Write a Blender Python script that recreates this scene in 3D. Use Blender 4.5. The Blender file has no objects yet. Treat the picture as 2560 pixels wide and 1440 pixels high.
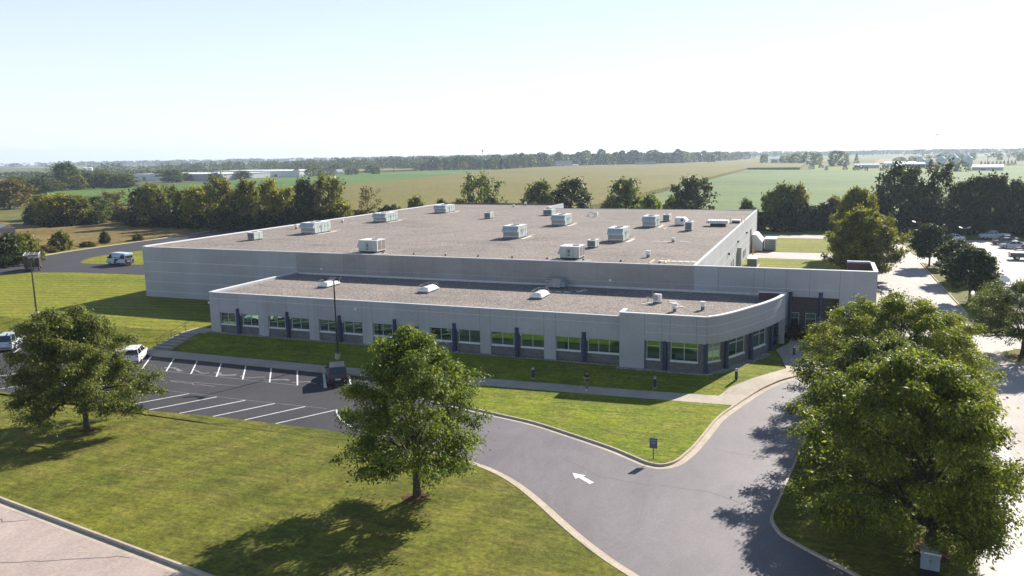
SUN_E, SKY_S, HAZE, EXPO = 5.0, 0.06, 0.00014, 1.02
import bpy, bmesh, math, random
import numpy as np
from mathutils import Vector, Matrix, Euler
from mathutils.geometry import tessellate_polygon
R = math.radians
random.seed(7)
scene = bpy.context.scene
COL = scene.collection

# ------------------------------------------------------------------ object helpers
def tag(o, label=None, cat=None, group=None, kind=None):
    if label: o['label'] = label
    if cat: o['category'] = cat
    if group: o['group'] = group
    if kind: o['kind'] = kind
    return o

def empty(name, loc=(0, 0, 0), rz=0.0, label=None, cat=None, group=None):
    o = bpy.data.objects.new(name, None)
    o.empty_display_size = 0.3
    COL.objects.link(o)
    o.location = loc
    o.rotation_euler = (0, 0, rz)
    return tag(o, label, cat, group)

class MB:
    """collects faces with material slots and links them as ONE mesh object"""
    def __init__(self): self.v = []; self.f = []; self.m = []; self.mats = []
    def mi(self, mat):
        if mat not in self.mats: self.mats.append(mat)
        return self.mats.index(mat)
    def add(self, vs, fs, mat):
        o = len(self.v); self.v += [tuple(p) for p in vs]
        k = self.mi(mat)
        for f in fs: self.f.append(tuple(i + o for i in f)); self.m.append(k)
        return self
    def box(self, x0, x1, y0, y1, z0, z1, mat, skip=''):
        vs = [(x0,y0,z0),(x1,y0,z0),(x1,y1,z0),(x0,y1,z0),(x0,y0,z1),(x1,y0,z1),(x1,y1,z1),(x0,y1,z1)]
        fs = [(0,3,2,1),(4,5,6,7),(0,1,5,4),(1,2,6,5),(2,3,7,6),(3,0,4,7)]
        return self.add(vs, fs, mat)
    def prism(self, poly, z0, z1, mat):
        n = len(poly)
        a = sum(poly[i][0]*poly[(i+1) % n][1]-poly[(i+1) % n][0]*poly[i][1] for i in range(n))
        if a < 0: poly = poly[::-1]
        vs = [(p[0], p[1], z0) for p in poly] + [(p[0], p[1], z1) for p in poly]
        fs = [(i, (i+1) % n, n+(i+1) % n, n+i) for i in range(n)]
        tri = tessellate_polygon([[Vector((p[0], p[1], 0)) for p in poly]])
        for t in tri:
            t = list(t)
            A, B, C_ = [Vector((poly[i][0], poly[i][1])) for i in t]
            if (B-A).cross(C_-A) < 0: t = t[::-1]
            fs.append(tuple(i+n for i in t)); fs.append(tuple(t[::-1]))
        return self.add(vs, fs, mat)
    def side(self, prof, y0, y1, mat, axis='y'):
        """closed profile in (x,z) swept along y (or (y,z) along x)"""
        n = len(prof)
        if axis == 'y': vs = [(p[0], y0, p[1]) for p in prof] + [(p[0], y1, p[1]) for p in prof]
        else: vs = [(y0, p[0], p[1]) for p in prof] + [(y1, p[0], p[1]) for p in prof]
        fs = [(i, (i+1) % n, n+(i+1) % n, n+i) for i in range(n)]
        fs += [tuple(range(n))[::-1], tuple(range(n, 2*n))]
        return self.add(vs, fs, mat)
    def cyl(self, p0, p1, r0, r1, mat, n=10, cap=True):
        p0, p1 = Vector(p0), Vector(p1)
        d = (p1-p0); L = d.length; d = d/L if L else Vector((0, 0, 1))
        a = d.orthogonal().normalized(); b = d.cross(a)
        vs = []
        for p, r in ((p0, r0), (p1, r1)):
            for i in range(n):
                t = 2*math.pi*i/n
                vs.append(p + a*math.cos(t)*r + b*math.sin(t)*r)
        fs = [(i, (i+1) % n, n+(i+1) % n, n+i) for i in range(n)]
        if cap: fs += [tuple(range(n))[::-1], tuple(range(n, 2*n))]
        return self.add(vs, fs, mat)
    def tube(self, pts, rad, mat, n=6):
        for i in range(len(pts)-1):
            r0 = rad[i] if hasattr(rad, '__len__') else rad
            r1 = rad[i+1] if hasattr(rad, '__len__') else rad
            self.cyl(pts[i], pts[i+1], r0, r1, mat, n)
        return self
    def dome(self, c, rx, ry, rz, mat, nu=14, nv=5):
        vs = []; fs = []
        for j in range(nv):
            t = j/nv*math.pi/2
            for i in range(nu):
                a = 2*math.pi*i/nu
                vs.append((c[0]+rx*math.cos(a)*math.cos(t), c[1]+ry*math.sin(a)*math.cos(t), c[2]+rz*math.sin(t)))
        vs.append((c[0], c[1], c[2]+rz)); top = len(vs)-1
        for j in range(nv-1):
            for i in range(nu):
                fs.append((j*nu+i, j*nu+(i+1) % nu, (j+1)*nu+(i+1) % nu, (j+1)*nu+i))
        for i in range(nu): fs.append(((nv-1)*nu+i, (nv-1)*nu+(i+1) % nu, top))
        return self.add(vs, fs, mat)
    def ball(self, c, rx, ry, rz, mat, nu=12, nv=8):
        vs = [(c[0], c[1], c[2]-rz)]
        fs = []
        for j in range(1, nv):
            t = -math.pi/2+math.pi*j/nv
            for i in range(nu):
                a = 2*math.pi*i/nu
                vs.append((c[0]+rx*math.cos(a)*math.cos(t), c[1]+ry*math.sin(a)*math.cos(t), c[2]+rz*math.sin(t)))
        vs.append((c[0], c[1], c[2]+rz)); top = len(vs)-1
        for i in range(nu): fs.append((0, 1+(i+1) % nu, 1+i))
        for j in range(nv-2):
            for i in range(nu):
                fs.append((1+j*nu+i, 1+j*nu+(i+1) % nu, 1+(j+1)*nu+(i+1) % nu, 1+(j+1)*nu+i))
        for i in range(nu): fs.append((1+(nv-2)*nu+i, 1+(nv-2)*nu+(i+1) % nu, top))
        return self.add(vs, fs, mat)
    def build(self, name, parent=None, world=False, smooth=False, bevel=0.0):
        me = bpy.data.meshes.new(name)
        v = self.v
        if parent is not None and world:
            lo = wloc(parent)
            v = [(p[0]-lo[0], p[1]-lo[1], p[2]-lo[2]) for p in v]
        me.from_pydata(v, [], self.f)
        for m in self.mats: me.materials.append(m)
        me.polygons.foreach_set('material_index', self.m)
        if bevel:
            bm = bmesh.new(); bm.from_mesh(me)
            bmesh.ops.remove_doubles(bm, verts=bm.verts, dist=1e-4)
            ed = [e for e in bm.edges if len(e.link_faces) == 2 and e.calc_face_angle(0) > 0.5]
            bmesh.ops.bevel(bm, geom=ed, offset=bevel, segments=2, affect='EDGES', profile=0.6)
            bm.to_mesh(me); bm.free()
        if smooth: me.polygons.foreach_set('use_smooth', [True]*len(me.polygons))
        me.update()
        o = bpy.data.objects.new(name, me)
        COL.objects.link(o)
        if parent is not None: o.parent = parent
        return o

def wloc(o):
    p = Vector((0, 0, 0))
    while o is not None:
        p = p + Vector(o.location); o = o.parent
    return p

def copy_tree(o, parent=None):
    c = o.copy(); COL.objects.link(c)
    if parent is not None: c.parent = parent
    for ch in list(o.children): copy_tree(ch, c)
    return c

# ------------------------------------------------------------------ materials
def mat(name):
    m = bpy.data.materials.new(name); m.use_nodes = True
    nt = m.node_tree; b = nt.nodes['Principled BSDF']
    return m, nt, b

def N(nt, t, **kw):
    n = nt.nodes.new(t)
    for k, v in kw.items():
        if k in n.inputs.keys(): n.inputs[k].default_value = v
        else: setattr(n, k, v)
    return n

def link(nt, a, b): nt.links.new(a, b)

def ramp(nt, fac, stops):
    r = nt.nodes.new('ShaderNodeValToRGB')
    e = r.color_ramp.elements
    while len(e) < len(stops): e.new(0.5)
    for el, (p, c) in zip(e, stops):
        el.position = p; el.color = (*c, 1) if len(c) == 3 else c
    link(nt, fac, r.inputs['Fac'])
    return r.outputs['Color']

def mixc(nt, a, b, fac, mode='MIX'):
    n = nt.nodes.new('ShaderNodeMix'); n.data_type = 'RGBA'; n.blend_type = mode
    for sock, val in ((n.inputs[0], fac), (n.inputs[6], a), (n.inputs[7], b)):
        if hasattr(val, 'is_linked') or hasattr(val, 'links'): link(nt, val, sock)
        elif isinstance(val, (int, float)): sock.default_value = val
        else: sock.default_value = (*val, 1)
    return n.outputs[2]

def pos(nt, scale=(1, 1, 1), rot=(0, 0, 0)):
    g = nt.nodes.new('ShaderNodeNewGeometry')
    mp = nt.nodes.new('ShaderNodeMapping')
    mp.inputs['Scale'].default_value = scale; mp.inputs['Rotation'].default_value = rot
    link(nt, g.outputs['Position'], mp.inputs['Vector'])
    return mp.outputs['Vector']

def noise(nt, vec, scale, detail=4, rough=0.6, dist=0.0):
    n = N(nt, 'ShaderNodeTexNoise', Scale=scale, Detail=detail, Roughness=rough, Distortion=dist)
    link(nt, vec, n.inputs['Vector'])
    return n.outputs['Fac']

def bump(nt, b, h, strength=0.3, dist=0.05):
    n = N(nt, 'ShaderNodeBump', Strength=strength, Distance=dist)
    link(nt, h, n.inputs['Height']); link(nt, n.outputs['Normal'], b.inputs['Normal'])

def plain(name, col, rough=0.6, metal=0.0, var=0.12, scale=2.0, spec=0.4):
    """paint or metal with a little uneven wear"""
    m, nt, b = mat(name)
    f = noise(nt, pos(nt, (1, 1, 0.35)), scale, 5, 0.7)
    lo = tuple(c*(1-var) for c in col); hi = tuple(min(1, c*(1+var)) for c in col)
    link(nt, ramp(nt, f, [(0.3, lo), (0.7, hi)]), b.inputs['Base Color'])
    b.inputs['Roughness'].default_value = rough; b.inputs['Metallic'].default_value = metal
    b.inputs['Specular IOR Level'].default_value = spec
    return m

def grass(name, cols, fine=3.0, patch=0.12, stripe=None, bumpy=0.6, stretch=(1, 1, 1)):
    """cols: dark, mid, bright, dry"""
    m, nt, b = mat(name)
    v = pos(nt, stretch)
    big = noise(nt, v, patch, 5, 0.65, 0.4)
    c1 = ramp(nt, big, [(0.32, cols[0]), (0.5, cols[1]), (0.68, cols[2])])
    dry = noise(nt, pos(nt, (1, 1.6, 1)), patch*2.3, 6, 0.7)
    c2 = mixc(nt, c1, cols[3], ramp(nt, dry, [(0.48, (0, 0, 0)), (0.72, (0.8, 0.8, 0.8))]))
    if stripe:
        w = N(nt, 'ShaderNodeTexWave', Scale=stripe[0], Distortion=2.5, Detail=3.0)
        w.inputs['Detail Scale'].default_value = 0.6
        link(nt, pos(nt, (1, 1, 1), (0, 0, stripe[1])), w.inputs['Vector'])
        c2 = mixc(nt, c2, (0.55, 0.55, 0.5), ramp(nt, w.outputs['Fac'], [(0.2, (0, 0, 0)), (0.9, (stripe[2],)*3)]), 'MULTIPLY')
    fi = noise(nt, pos(nt, (1, 1, 1)), fine, 6, 0.8)
    c3 = mixc(nt, c2, ramp(nt, fi, [(0.3, (0.42, 0.42, 0.40)), (0.5, (0.95, 0.95, 0.95)), (0.70, (1.5, 1.5, 1.35))]), 1.0, 'MULTIPLY')
    f2 = noise(nt, pos(nt, (1, 2.2, 1), (0, 0, 0.3)), fine*0.33, 5, 0.75)
    c3 = mixc(nt, c3, ramp(nt, f2, [(0.34, (0.72, 0.72, 0.72)), (0.66, (1.22, 1.2, 1.1))]), 1.0, 'MULTIPLY')
    sk = noise(nt, pos(nt, (0.22, 2.4, 1), (0, 0, 0.12)), 0.8, 5, 0.7, 0.6)
    c3 = mixc(nt, c3, ramp(nt, sk, [(0.34, (0.78, 0.80, 0.8)), (0.64, (1.16, 1.13, 1.05))]), 1.0, 'MULTIPLY')
    link(nt, c3, b.inputs['Base Color'])
    b.inputs['Roughness'].default_value = 0.9; b.inputs['Specular IOR Level'].default_value = 0.12
    bump(nt, b, fi, bumpy, 0.12)
    return m

def paving(name, lo, hi, fine=6.0, stain=(0.8, 0.8, 0.8), rough=0.85, cracks=0.0, patch=0.18, spec=0.3):
    m, nt, b = mat(name)
    v = pos(nt)
    big = noise(nt, v, patch, 5, 0.65, 0.6)
    c = ramp(nt, big, [(0.3, lo), (0.7, hi)])
    st = noise(nt, pos(nt, (1, 0.35, 1)), patch*3, 5, 0.7)
    c = mixc(nt, c, stain, ramp(nt, st, [(0.52, (0, 0, 0)), (0.75, (0.75,)*3)]), 'MULTIPLY')
    wp = noise(nt, pos(nt, (0.7, 0.25, 1), (0, 0, 0.5)), 0.5, 6, 0.75, 1.5)
    c = mixc(nt, c, ramp(nt, wp, [(0.35, (0.86,)*3), (0.5, (1.0,)*3), (0.68, (1.10, 1.09, 1.08))]), 1.0, 'MULTIPLY')
    fi = noise(nt, v, fine, 5, 0.75)
    c = mixc(nt, c, ramp(nt, fi, [(0.3, (0.8,)*3), (0.7, (1.18,)*3)]), 1.0, 'MULTIPLY')
    if cracks:
        vo = N(nt, 'ShaderNodeTexVoronoi', Scale=cracks, feature='DISTANCE_TO_EDGE')
        wn = N(nt, 'ShaderNodeTexNoise', Scale=0.5, Detail=5.0)
        link(nt, v, wn.inputs['Vector'])
        add = N(nt, 'ShaderNodeVectorMath', operation='MULTIPLY_ADD')
        add.inputs[1].default_value = (2.2, 2.2, 0)
        link(nt, wn.outputs['Color'], add.inputs[0]); link(nt, v, add.inputs[2])
        link(nt, add.outputs[0], vo.inputs['Vector'])
        gate = noise(nt, v, 0.09, 3, 0.6)
        k = mixc(nt, ramp(nt, vo.outputs['Distance'], [(0.0, (0.6,)*3), (0.006, (1,)*3)]), (1, 1, 1),
                 ramp(nt, gate, [(0.45, (0,)*3), (0.55, (1,)*3)]))
        c = mixc(nt, c, k, 1.0, 'MULTIPLY')
    link(nt, c, b.inputs['Base Color'])
    b.inputs['Roughness'].default_value = rough; b.inputs['Specular IOR Level'].default_value = spec
    bump(nt, b, fi, 0.25, 0.02)
    return m

def panelwall(name, lo, hi, streak=0.25, aged=0.0):
    """precast concrete: cloudy tone, fine grain, faint vertical weather streaks"""
    m, nt, b = mat(name)
    c = ramp(nt, noise(nt, pos(nt, (0.5, 0.5, 0.9)), 0.5, 5, 0.6, 0.5), [(0.3, lo), (0.7, hi)])
    s = noise(nt, pos(nt, (2.2, 2.2, 0.12)), 1.4, 5, 0.7)
    c = mixc(nt, c, (0.72, 0.71, 0.7), ramp(nt, s, [(0.5, (0,)*3), (0.8, (streak,)*3)]), 'MULTIPLY')
    g_ = nt.nodes.new('ShaderNodeNewGeometry'); sp_ = nt.nodes.new('ShaderNodeSeparateXYZ'); link(nt, g_.outputs['Position'], sp_.inputs[0])
    dv = N(nt, 'ShaderNodeMath', operation='DIVIDE'); dv.inputs[1].default_value = 3.45; link(nt, sp_.outputs[0], dv.inputs[0])
    fl = N(nt, 'ShaderNodeMath', operation='FLOOR'); link(nt, dv.outputs[0], fl.inputs[0])
    wn = N(nt, 'ShaderNodeTexWhiteNoise', noise_dimensions='1D'); link(nt, fl.outputs[0], wn.inputs['W'])       # each cast panel its own tone
    c = mixc(nt, c, ramp(nt, wn.outputs['Value'], [(0.0, (0.91,)*3), (1.0, (1.05,)*3)]), 1.0, 'MULTIPLY')
    fi = noise(nt, pos(nt), 9.0, 4, 0.8)
    c = mixc(nt, c, ramp(nt, fi, [(0.3, (0.82,)*3), (0.7, (1.16,)*3)]), 1.0, 'MULTIPLY')
    if aged:
        a = noise(nt, pos(nt, (0.35, 1, 0.5)), 1.1, 6, 0.7, 1.0)
        c = mixc(nt, c, (0.60, 0.52, 0.43), ramp(nt, a, [(0.35, (aged,)*3), (0.7, (aged*0.35,)*3)]), 'MULTIPLY')
    link(nt, c, b.inputs['Base Color'])
    b.inputs['Roughness'].default_value = 0.85; b.inputs['Specular IOR Level'].default_value = 0.25
    bump(nt, b, fi, 0.15, 0.01)
    return m

def blockwall(name, lo, hi):
    m, nt, b = mat(name)
    br = N(nt, 'ShaderNodeTexBrick', Scale=1.0)
    br.inputs['Brick Width'].default_value = 0.41; br.inputs['Row Height'].default_value = 0.205
    br.inputs['Mortar Size'].default_value = 0.012
    br.inputs['Color1'].default_value = (*lo, 1); br.inputs['Color2'].default_value = (*hi, 1)
    br.inputs['Mortar'].default_value = (*[c*0.75 for c in lo], 1)
    g = nt.nodes.new('ShaderNodeNewGeometry'); sep = nt.nodes.new('ShaderNodeSeparateXYZ'); cb = nt.nodes.new('ShaderNodeCombineXYZ')
    ad = N(nt, 'ShaderNodeMath', operation='ADD')
    link(nt, g.outputs['Position'], sep.inputs[0]); link(nt, sep.outputs[0], ad.inputs[0]); link(nt, sep.outputs[1], ad.inputs[1])
    link(nt, ad.outputs[0], cb.inputs[0]); link(nt, sep.outputs[2], cb.inputs[1])
    link(nt, cb.outputs[0], br.inputs['Vector'])
    c = mixc(nt, br.outputs['Color'], ramp(nt, noise(nt, pos(nt), 5, 5, 0.8), [(0.3, (0.7,)*3), (0.7, (1.25,)*3)]), 1.0, 'MULTIPLY')
    link(nt, c, b.inputs['Base Color']); b.inputs['Roughness'].default_value = 0.9
    return m

def gravel(name, lo, hi, scale=7.0):
    m, nt, b = mat(name)
    v = pos(nt)
    vo = N(nt, 'ShaderNodeTexVoronoi', Scale=scale); link(nt, v, vo.inputs['Vector'])
    sp = ramp(nt, vo.outputs['Color'], [(0.1, tuple(c*0.55 for c in lo)), (0.5, lo), (0.95, tuple(min(1, c*1.35) for c in hi))])
    gr = noise(nt, v, 2.2, 5, 0.85)
    sp = mixc(nt, sp, ramp(nt, gr, [(0.3, (0.72,)*3), (0.5, (1.0,)*3), (0.7, (1.28, 1.27, 1.26))]), 1.0, 'MULTIPLY')
    big = noise(nt, v, 0.10, 6, 0.7, 0.8)
    c = mixc(nt, sp, ramp(nt, big, [(0.33, (0.80, 0.80, 0.82)), (0.5, (1, 1, 1)), (0.68, (1.12, 1.08, 1.04))]), 1.0, 'MULTIPLY')
    st = noise(nt, pos(nt, (0.25, 1.5, 1)), 0.16, 5, 0.7, 1.2)
    c = mixc(nt, c, (0.62, 0.6, 0.6), ramp(nt, st, [(0.56, (0,)*3), (0.70, (0.7,)*3)]), 'MULTIPLY')
    link(nt, c, b.inputs['Base Color'])
    b.inputs['Roughness'].default_value = 0.95; b.inputs['Specular IOR Level'].default_value = 0.1
    bump(nt, b, vo.outputs['Distance'], 0.2, 0.03)
    return m

def glassy(name, tint, depth=0.02, amt=0.55, rough=0.02):
    """tinted mirror-like window glass"""
    m, nt, b = mat(name)
    b.inputs['Base Color'].default_value = (depth, depth*1.2, depth, 1); b.inputs['Roughness'].default_value = 0.2
    gl = nt.nodes.new('ShaderNodeBsdfGlossy'); gl.inputs['Color'].default_value = (*tint, 1); gl.inputs['Roughness'].default_value = rough
    mx = nt.nodes.new('ShaderNodeMixShader'); mx.inputs[0].default_value = amt
    bu = N(nt, 'ShaderNodeBump', Strength=0.02, Distance=0.05)
    link(nt, noise(nt, pos(nt), 0.7, 2, 0.5), bu.inputs['Height']); link(nt, bu.outputs[0], gl.inputs['Normal'])
    link(nt, b.outputs[0], mx.inputs[1]); link(nt, gl.outputs[0], mx.inputs[2])
    link(nt, mx.outputs[0], nt.nodes['Material Output'].inputs['Surface'])
    return m

def carpaint(name):
    """car paint: the colour is the object's own colour"""
    m, nt, b = mat(name)
    oi = nt.nodes.new('ShaderNodeObjectInfo')
    link(nt, mixc(nt, oi.outputs['Color'], ramp(nt, noise(nt, pos(nt), 6, 4, 0.7), [(0.3, (0.9,)*3), (0.7, (1.05,)*3)]), 1.0, 'MULTIPLY'), b.inputs['Base Color'])
    b.inputs['Roughness'].default_value = 0.28; b.inputs['Coat Weight'].default_value = 0.6
    b.inputs['Coat Roughness'].default_value = 0.08
    return m

def foliage(name, trans=0.40):
    """leaf colour is the tree's own colour, varied leaf by leaf"""
    m, nt, b = mat(name)
    oi = nt.nodes.new('ShaderNodeObjectInfo'); g = nt.nodes.new('ShaderNodeNewGeometry')
    rnd = g.outputs['Random Per Island']
    c = mixc(nt, oi.outputs['Color'], ramp(nt, rnd, [(0.0, (0.40, 0.45, 0.45)), (0.45, (0.85, 0.88, 0.85)), (0.8, (1.45, 1.35, 0.95)), (1.0, (2.2, 1.8, 1.0))]), 1.0, 'MULTIPLY')
    cl = noise(nt, pos(nt), 0.45, 3, 0.6)
    c = mixc(nt, c, ramp(nt, cl, [(0.35, (0.8, 0.85, 0.85)), (0.65, (1.2, 1.12, 0.85))]), 1.0, 'MULTIPLY')
    link(nt, c, b.inputs['Base Color'])
    b.inputs['Roughness'].default_value = 0.55; b.inputs['Specular IOR Level'].default_value = 0.3
    tr = nt.nodes.new('ShaderNodeBsdfTranslucent')
    link(nt, mixc(nt, c, (1.5, 1.6, 0.7), 1.0, 'MULTIPLY'), tr.inputs['Color'])
    mx = nt.nodes.new('ShaderNodeMixShader'); mx.inputs[0].default_value = trans
    link(nt, b.outputs[0], mx.inputs[1]); link(nt, tr.outputs[0], mx.inputs[2])
    link(nt, mx.outputs[0], nt.nodes['Material Output'].inputs['Surface'])
    return m

M = {}
M['lawn'] = grass('lawn_grass', [(0.112,0.134,0.022),(0.152,0.164,0.028),(0.192,0.198,0.030),(0.218,0.180,0.058)], 3.0, 0.11, (0.09, 0.25, 0.35))
M['lawn_mid'] = grass('lawn_grass_green', [(0.112,0.158,0.012),(0.162,0.208,0.014),(0.210,0.240,0.018),(0.255,0.228,0.055)], 3.0, 0.2)
M['lawn_far'] = grass('lawn_grass_mown', [(0.150,0.185,0.020),(0.205,0.228,0.026),(0.255,0.265,0.034),(0.290,0.245,0.055)], 2.2, 0.06, (0.16, 1.35, 0.45), 0.6, (0.35, 1.4, 1))
M['rough'] = grass('rough_grass', [(0.15,0.10,0.04),(0.21,0.15,0.062),(0.26,0.19,0.085),(0.15,0.15,0.045)], 0.9, 0.06, None, 0.9)
M['ground'] = grass('country_ground', [(0.055,0.078,0.02),(0.10,0.115,0.03),(0.17,0.155,0.055),(0.22,0.19,0.09)], 0.35, 0.004, None, 0.4)
M['corn'] = grass('corn_field', [(0.155,0.145,0.040),(0.185,0.162,0.048),(0.21,0.185,0.055),(0.15,0.165,0.030)], 1.1, 0.012, (0.35, 0.02, 0.22), 0.9)
M['soy'] = grass('soy_field', [(0.085,0.155,0.06),(0.115,0.185,0.07),(0.15,0.21,0.08),(0.19,0.215,0.07)], 1.3, 0.011, None, 0.7, (0.35, 1, 1))
M['soy_left'] = grass('soy_field_green', [(0.065,0.14,0.022),(0.085,0.165,0.028),(0.115,0.19,0.035),(0.15,0.185,0.05)], 1.0, 0.01, None, 0.7, (0.4, 1, 1))
M['tan'] = grass('ripe_field', [(0.22,0.17,0.085),(0.26,0.20,0.10),(0.30,0.23,0.12),(0.2,0.18,0.07)], 0.8, 0.02)
M['mulch'] = grass('bark_mulch', [(0.085,0.045,0.028),(0.12,0.062,0.04),(0.15,0.08,0.05),(0.12,0.08,0.045)], 6.0, 0.9)
M['seam'] = paving('asphalt_seam', (0.095,0.085,0.095), (0.13,0.115,0.125), 6)
M['new_asphalt'] = paving('new_asphalt', (0.042,0.041,0.050), (0.058,0.056,0.066), 8, (0.85,0.85,0.85), 0.8, 0, 0.12)
M['old_asphalt'] = paving('old_asphalt', (0.138,0.122,0.138), (0.178,0.158,0.172), 7, (0.82,0.82,0.84), 0.62, 0, 0.14, 0.5)
M['street'] = paving('street_concrete', (0.38,0.305,0.275), (0.44,0.36,0.325), 6, (0.9,0.89,0.88), 0.85, 0, 0.2)
M['concrete_road'] = paving('road_concrete', (0.43,0.385,0.365), (0.50,0.45,0.425), 6, (0.86,0.84,0.84), 0.85, 0, 0.1)
M['walk'] = paving('walk_concrete', (0.40,0.345,0.285), (0.47,0.41,0.345), 6, (0.88,0.87,0.85), 0.85, 0, 0.25)
M['kerb'] = paving('kerb_concrete', (0.43,0.365,0.29), (0.52,0.445,0.36), 5, (0.8,0.76,0.72), 0.85, 0, 0.5)
M['paint'] = paving('road_paint', (0.72,0.72,0.72), (0.85,0.85,0.85), 9, (0.8,0.8,0.8), 0.7, 0, 0.6)
M['dust'] = paving('asphalt_dust', (0.15,0.145,0.155), (0.24,0.23,0.235), 4, (0.7,0.7,0.7), 0.9, 0, 0.9)
M['panel'] = panelwall('panel_concrete', (0.375,0.388,0.415), (0.435,0.448,0.475), 0.3)
M['panel_aged'] = panelwall('panel_concrete_aged', (0.355,0.352,0.355), (0.41,0.405,0.405), 0.45, 0.35)
M['panel_office'] = panelwall('panel_concrete_office', (0.385,0.40,0.43), (0.445,0.46,0.49), 0.25)
M['reveal'] = plain('panel_reveal', (0.60,0.62,0.64), 0.8)
M['joint'] = plain('panel_joint', (0.22,0.215,0.21), 0.9)
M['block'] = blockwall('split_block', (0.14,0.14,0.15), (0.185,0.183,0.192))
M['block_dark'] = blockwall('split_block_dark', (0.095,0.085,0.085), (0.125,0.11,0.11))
M['coping'] = plain('metal_coping', (0.74,0.74,0.76), 0.45, 0.0, 0.06)
M['flash'] = plain('metal_flashing', (0.55,0.58,0.62), 0.4, 0.0, 0.1)
M['roof'] = gravel('roof_gravel', (0.240,0.210,0.192), (0.295,0.260,0.240), 8.5)
M['roof_edge'] = gravel('roof_gravel_edge', (0.20,0.165,0.15), (0.26,0.215,0.20), 5.0)
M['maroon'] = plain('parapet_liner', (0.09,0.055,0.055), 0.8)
M['glass'] = glassy('window_glass', (0.33,0.58,0.40), 0.003, 0.40)
M['winframe'] = plain('window_frame', (0.50,0.56,0.60), 0.4)
M['blue'] = plain('blue_paint', (0.024,0.045,0.115), 0.45, 0, 0.15)
M['gravelbed'] = gravel('gravel_bed', (0.33,0.30,0.28), (0.42,0.39,0.36), 9.0)
M['rtu'] = plain('unit_paint', (0.44,0.50,0.47), 0.5, 0, 0.12, 1.2)
M['rtu_hood'] = plain('unit_hood', (0.42,0.50,0.52), 0.35, 0.2, 0.1, 1.5)
M['rtu_dark'] = plain('unit_grille', (0.16,0.17,0.18), 0.6, 0, 0.2, 6)
M['coil'] = plain('unit_coil', (0.22,0.17,0.16), 0.6, 0, 0.25, 8)
M['white'] = plain('white_metal', (0.76,0.76,0.76), 0.45, 0, 0.06)
M['dome'] = plain('skylight_acrylic', (0.80,0.80,0.80), 0.25, 0, 0.04)
M['paver'] = plain('roof_paver', (0.55,0.52,0.48), 0.9)
M['lumber'] = plain('lumber', (0.55,0.42,0.27), 0.8)
M['black'] = plain('black_plastic', (0.018,0.018,0.02), 0.5)
M['bronze'] = plain('bronze_paint', (0.045,0.035,0.032), 0.45)
M['galv'] = plain('galvanised', (0.34,0.34,0.34), 0.4, 0.4, 0.15)
M['grey'] = plain('grey_paint', (0.30,0.31,0.32), 0.5)
M['greyblue'] = plain('cabinet_paint', (0.22,0.27,0.33), 0.5)
M['yellow'] = plain('yellow_paint', (0.65,0.38,0.03), 0.5)
M['red'] = plain('red_paint', (0.55,0.06,0.03), 0.45)
M['door'] = plain('dark_door', (0.07,0.045,0.04), 0.5)
M['carpaint'] = carpaint('car_paint')
M['carglass'] = glassy('car_glass', (0.5,0.58,0.66), 0.004, 0.16)
M['tyre'] = plain('rubber', (0.02,0.02,0.021), 0.85)
M['rim'] = plain('alloy', (0.45,0.45,0.46), 0.3, 0.8)
M['lampred'] = plain('tail_lens', (0.35,0.015,0.015), 0.25)
M['lampclear'] = plain('head_lens', (0.75,0.78,0.8), 0.15)
M['plate'] = plain('number_plate', (0.6,0.62,0.66), 0.5)
M['bark'] = plain('bark', (0.060,0.046,0.036), 0.9, 0, 0.4, 6)
M['leaf'] = foliage('leaf')
M['leaf_far'] = foliage('leaf_far', 0.25)
M['skin'] = plain('skin', (0.42,0.25,0.18), 0.6)
M['shirt_dark'] = plain('dark_shirt', (0.025,0.022,0.03), 0.85)
M['stripe'] = plain('pale_stripe', (0.55,0.52,0.5), 0.85)
M['khaki'] = plain('khaki', (0.17,0.155,0.12), 0.85)
M['jeans'] = plain('dark_denim', (0.03,0.04,0.07), 0.85)
M['greycloth'] = plain('grey_cloth', (0.35,0.34,0.40), 0.85)
M['hair'] = plain('hair', (0.03,0.02,0.015), 0.7)
M['shoe'] = plain('white_shoe', (0.7,0.72,0.75), 0.6)
M['navy'] = plain('navy_vinyl', (0.012,0.014,0.03), 0.35)
M['darkred'] = plain('darkred_vinyl', (0.09,0.015,0.02), 0.35)
M['barnwall'] = plain('barn_wall', (0.62,0.66,0.70), 0.7)
M['slate'] = plain('dark_roof', (0.06,0.08,0.11), 0.7)
M['lilac'] = plain('lilac_cladding', (0.42,0.40,0.46), 0.6)
M['bluesteel'] = plain('steel_bin', (0.38,0.45,0.55), 0.4, 0.3)
M['woodgrey'] = plain('weathered_boards', (0.25,0.24,0.24), 0.9)
M['sign_face'] = plain('sign_face', (0.10,0.11,0.24), 0.5)
M['sign_edge'] = plain('sign_frame', (0.05,0.06,0.07), 0.5)
# ------------------------------------------------------------------ terrain
def lerp(a, b, t): return a+(b-a)*min(1, max(0, t))
def zr(x):                       # level of the paving south of the building
    if x <= -45: return -0.95
    if x <= -15: return lerp(-0.95, -0.5, (x+45)/30)
    return lerp(-0.5, -0.1, (x+15)/18)
def zg(x, y):                    # ground: the lot lies lower, a bank climbs to the building
    l = zr(x)
    return l+(0-l)*min(1, max(0, (y-66.5)/4.5))

XB = (-45, -40, -35, -30, -25, -20, -15, -10.5, -6, -1.5, 3); YB = (66.5, 68, 69.5, 71)

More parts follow.
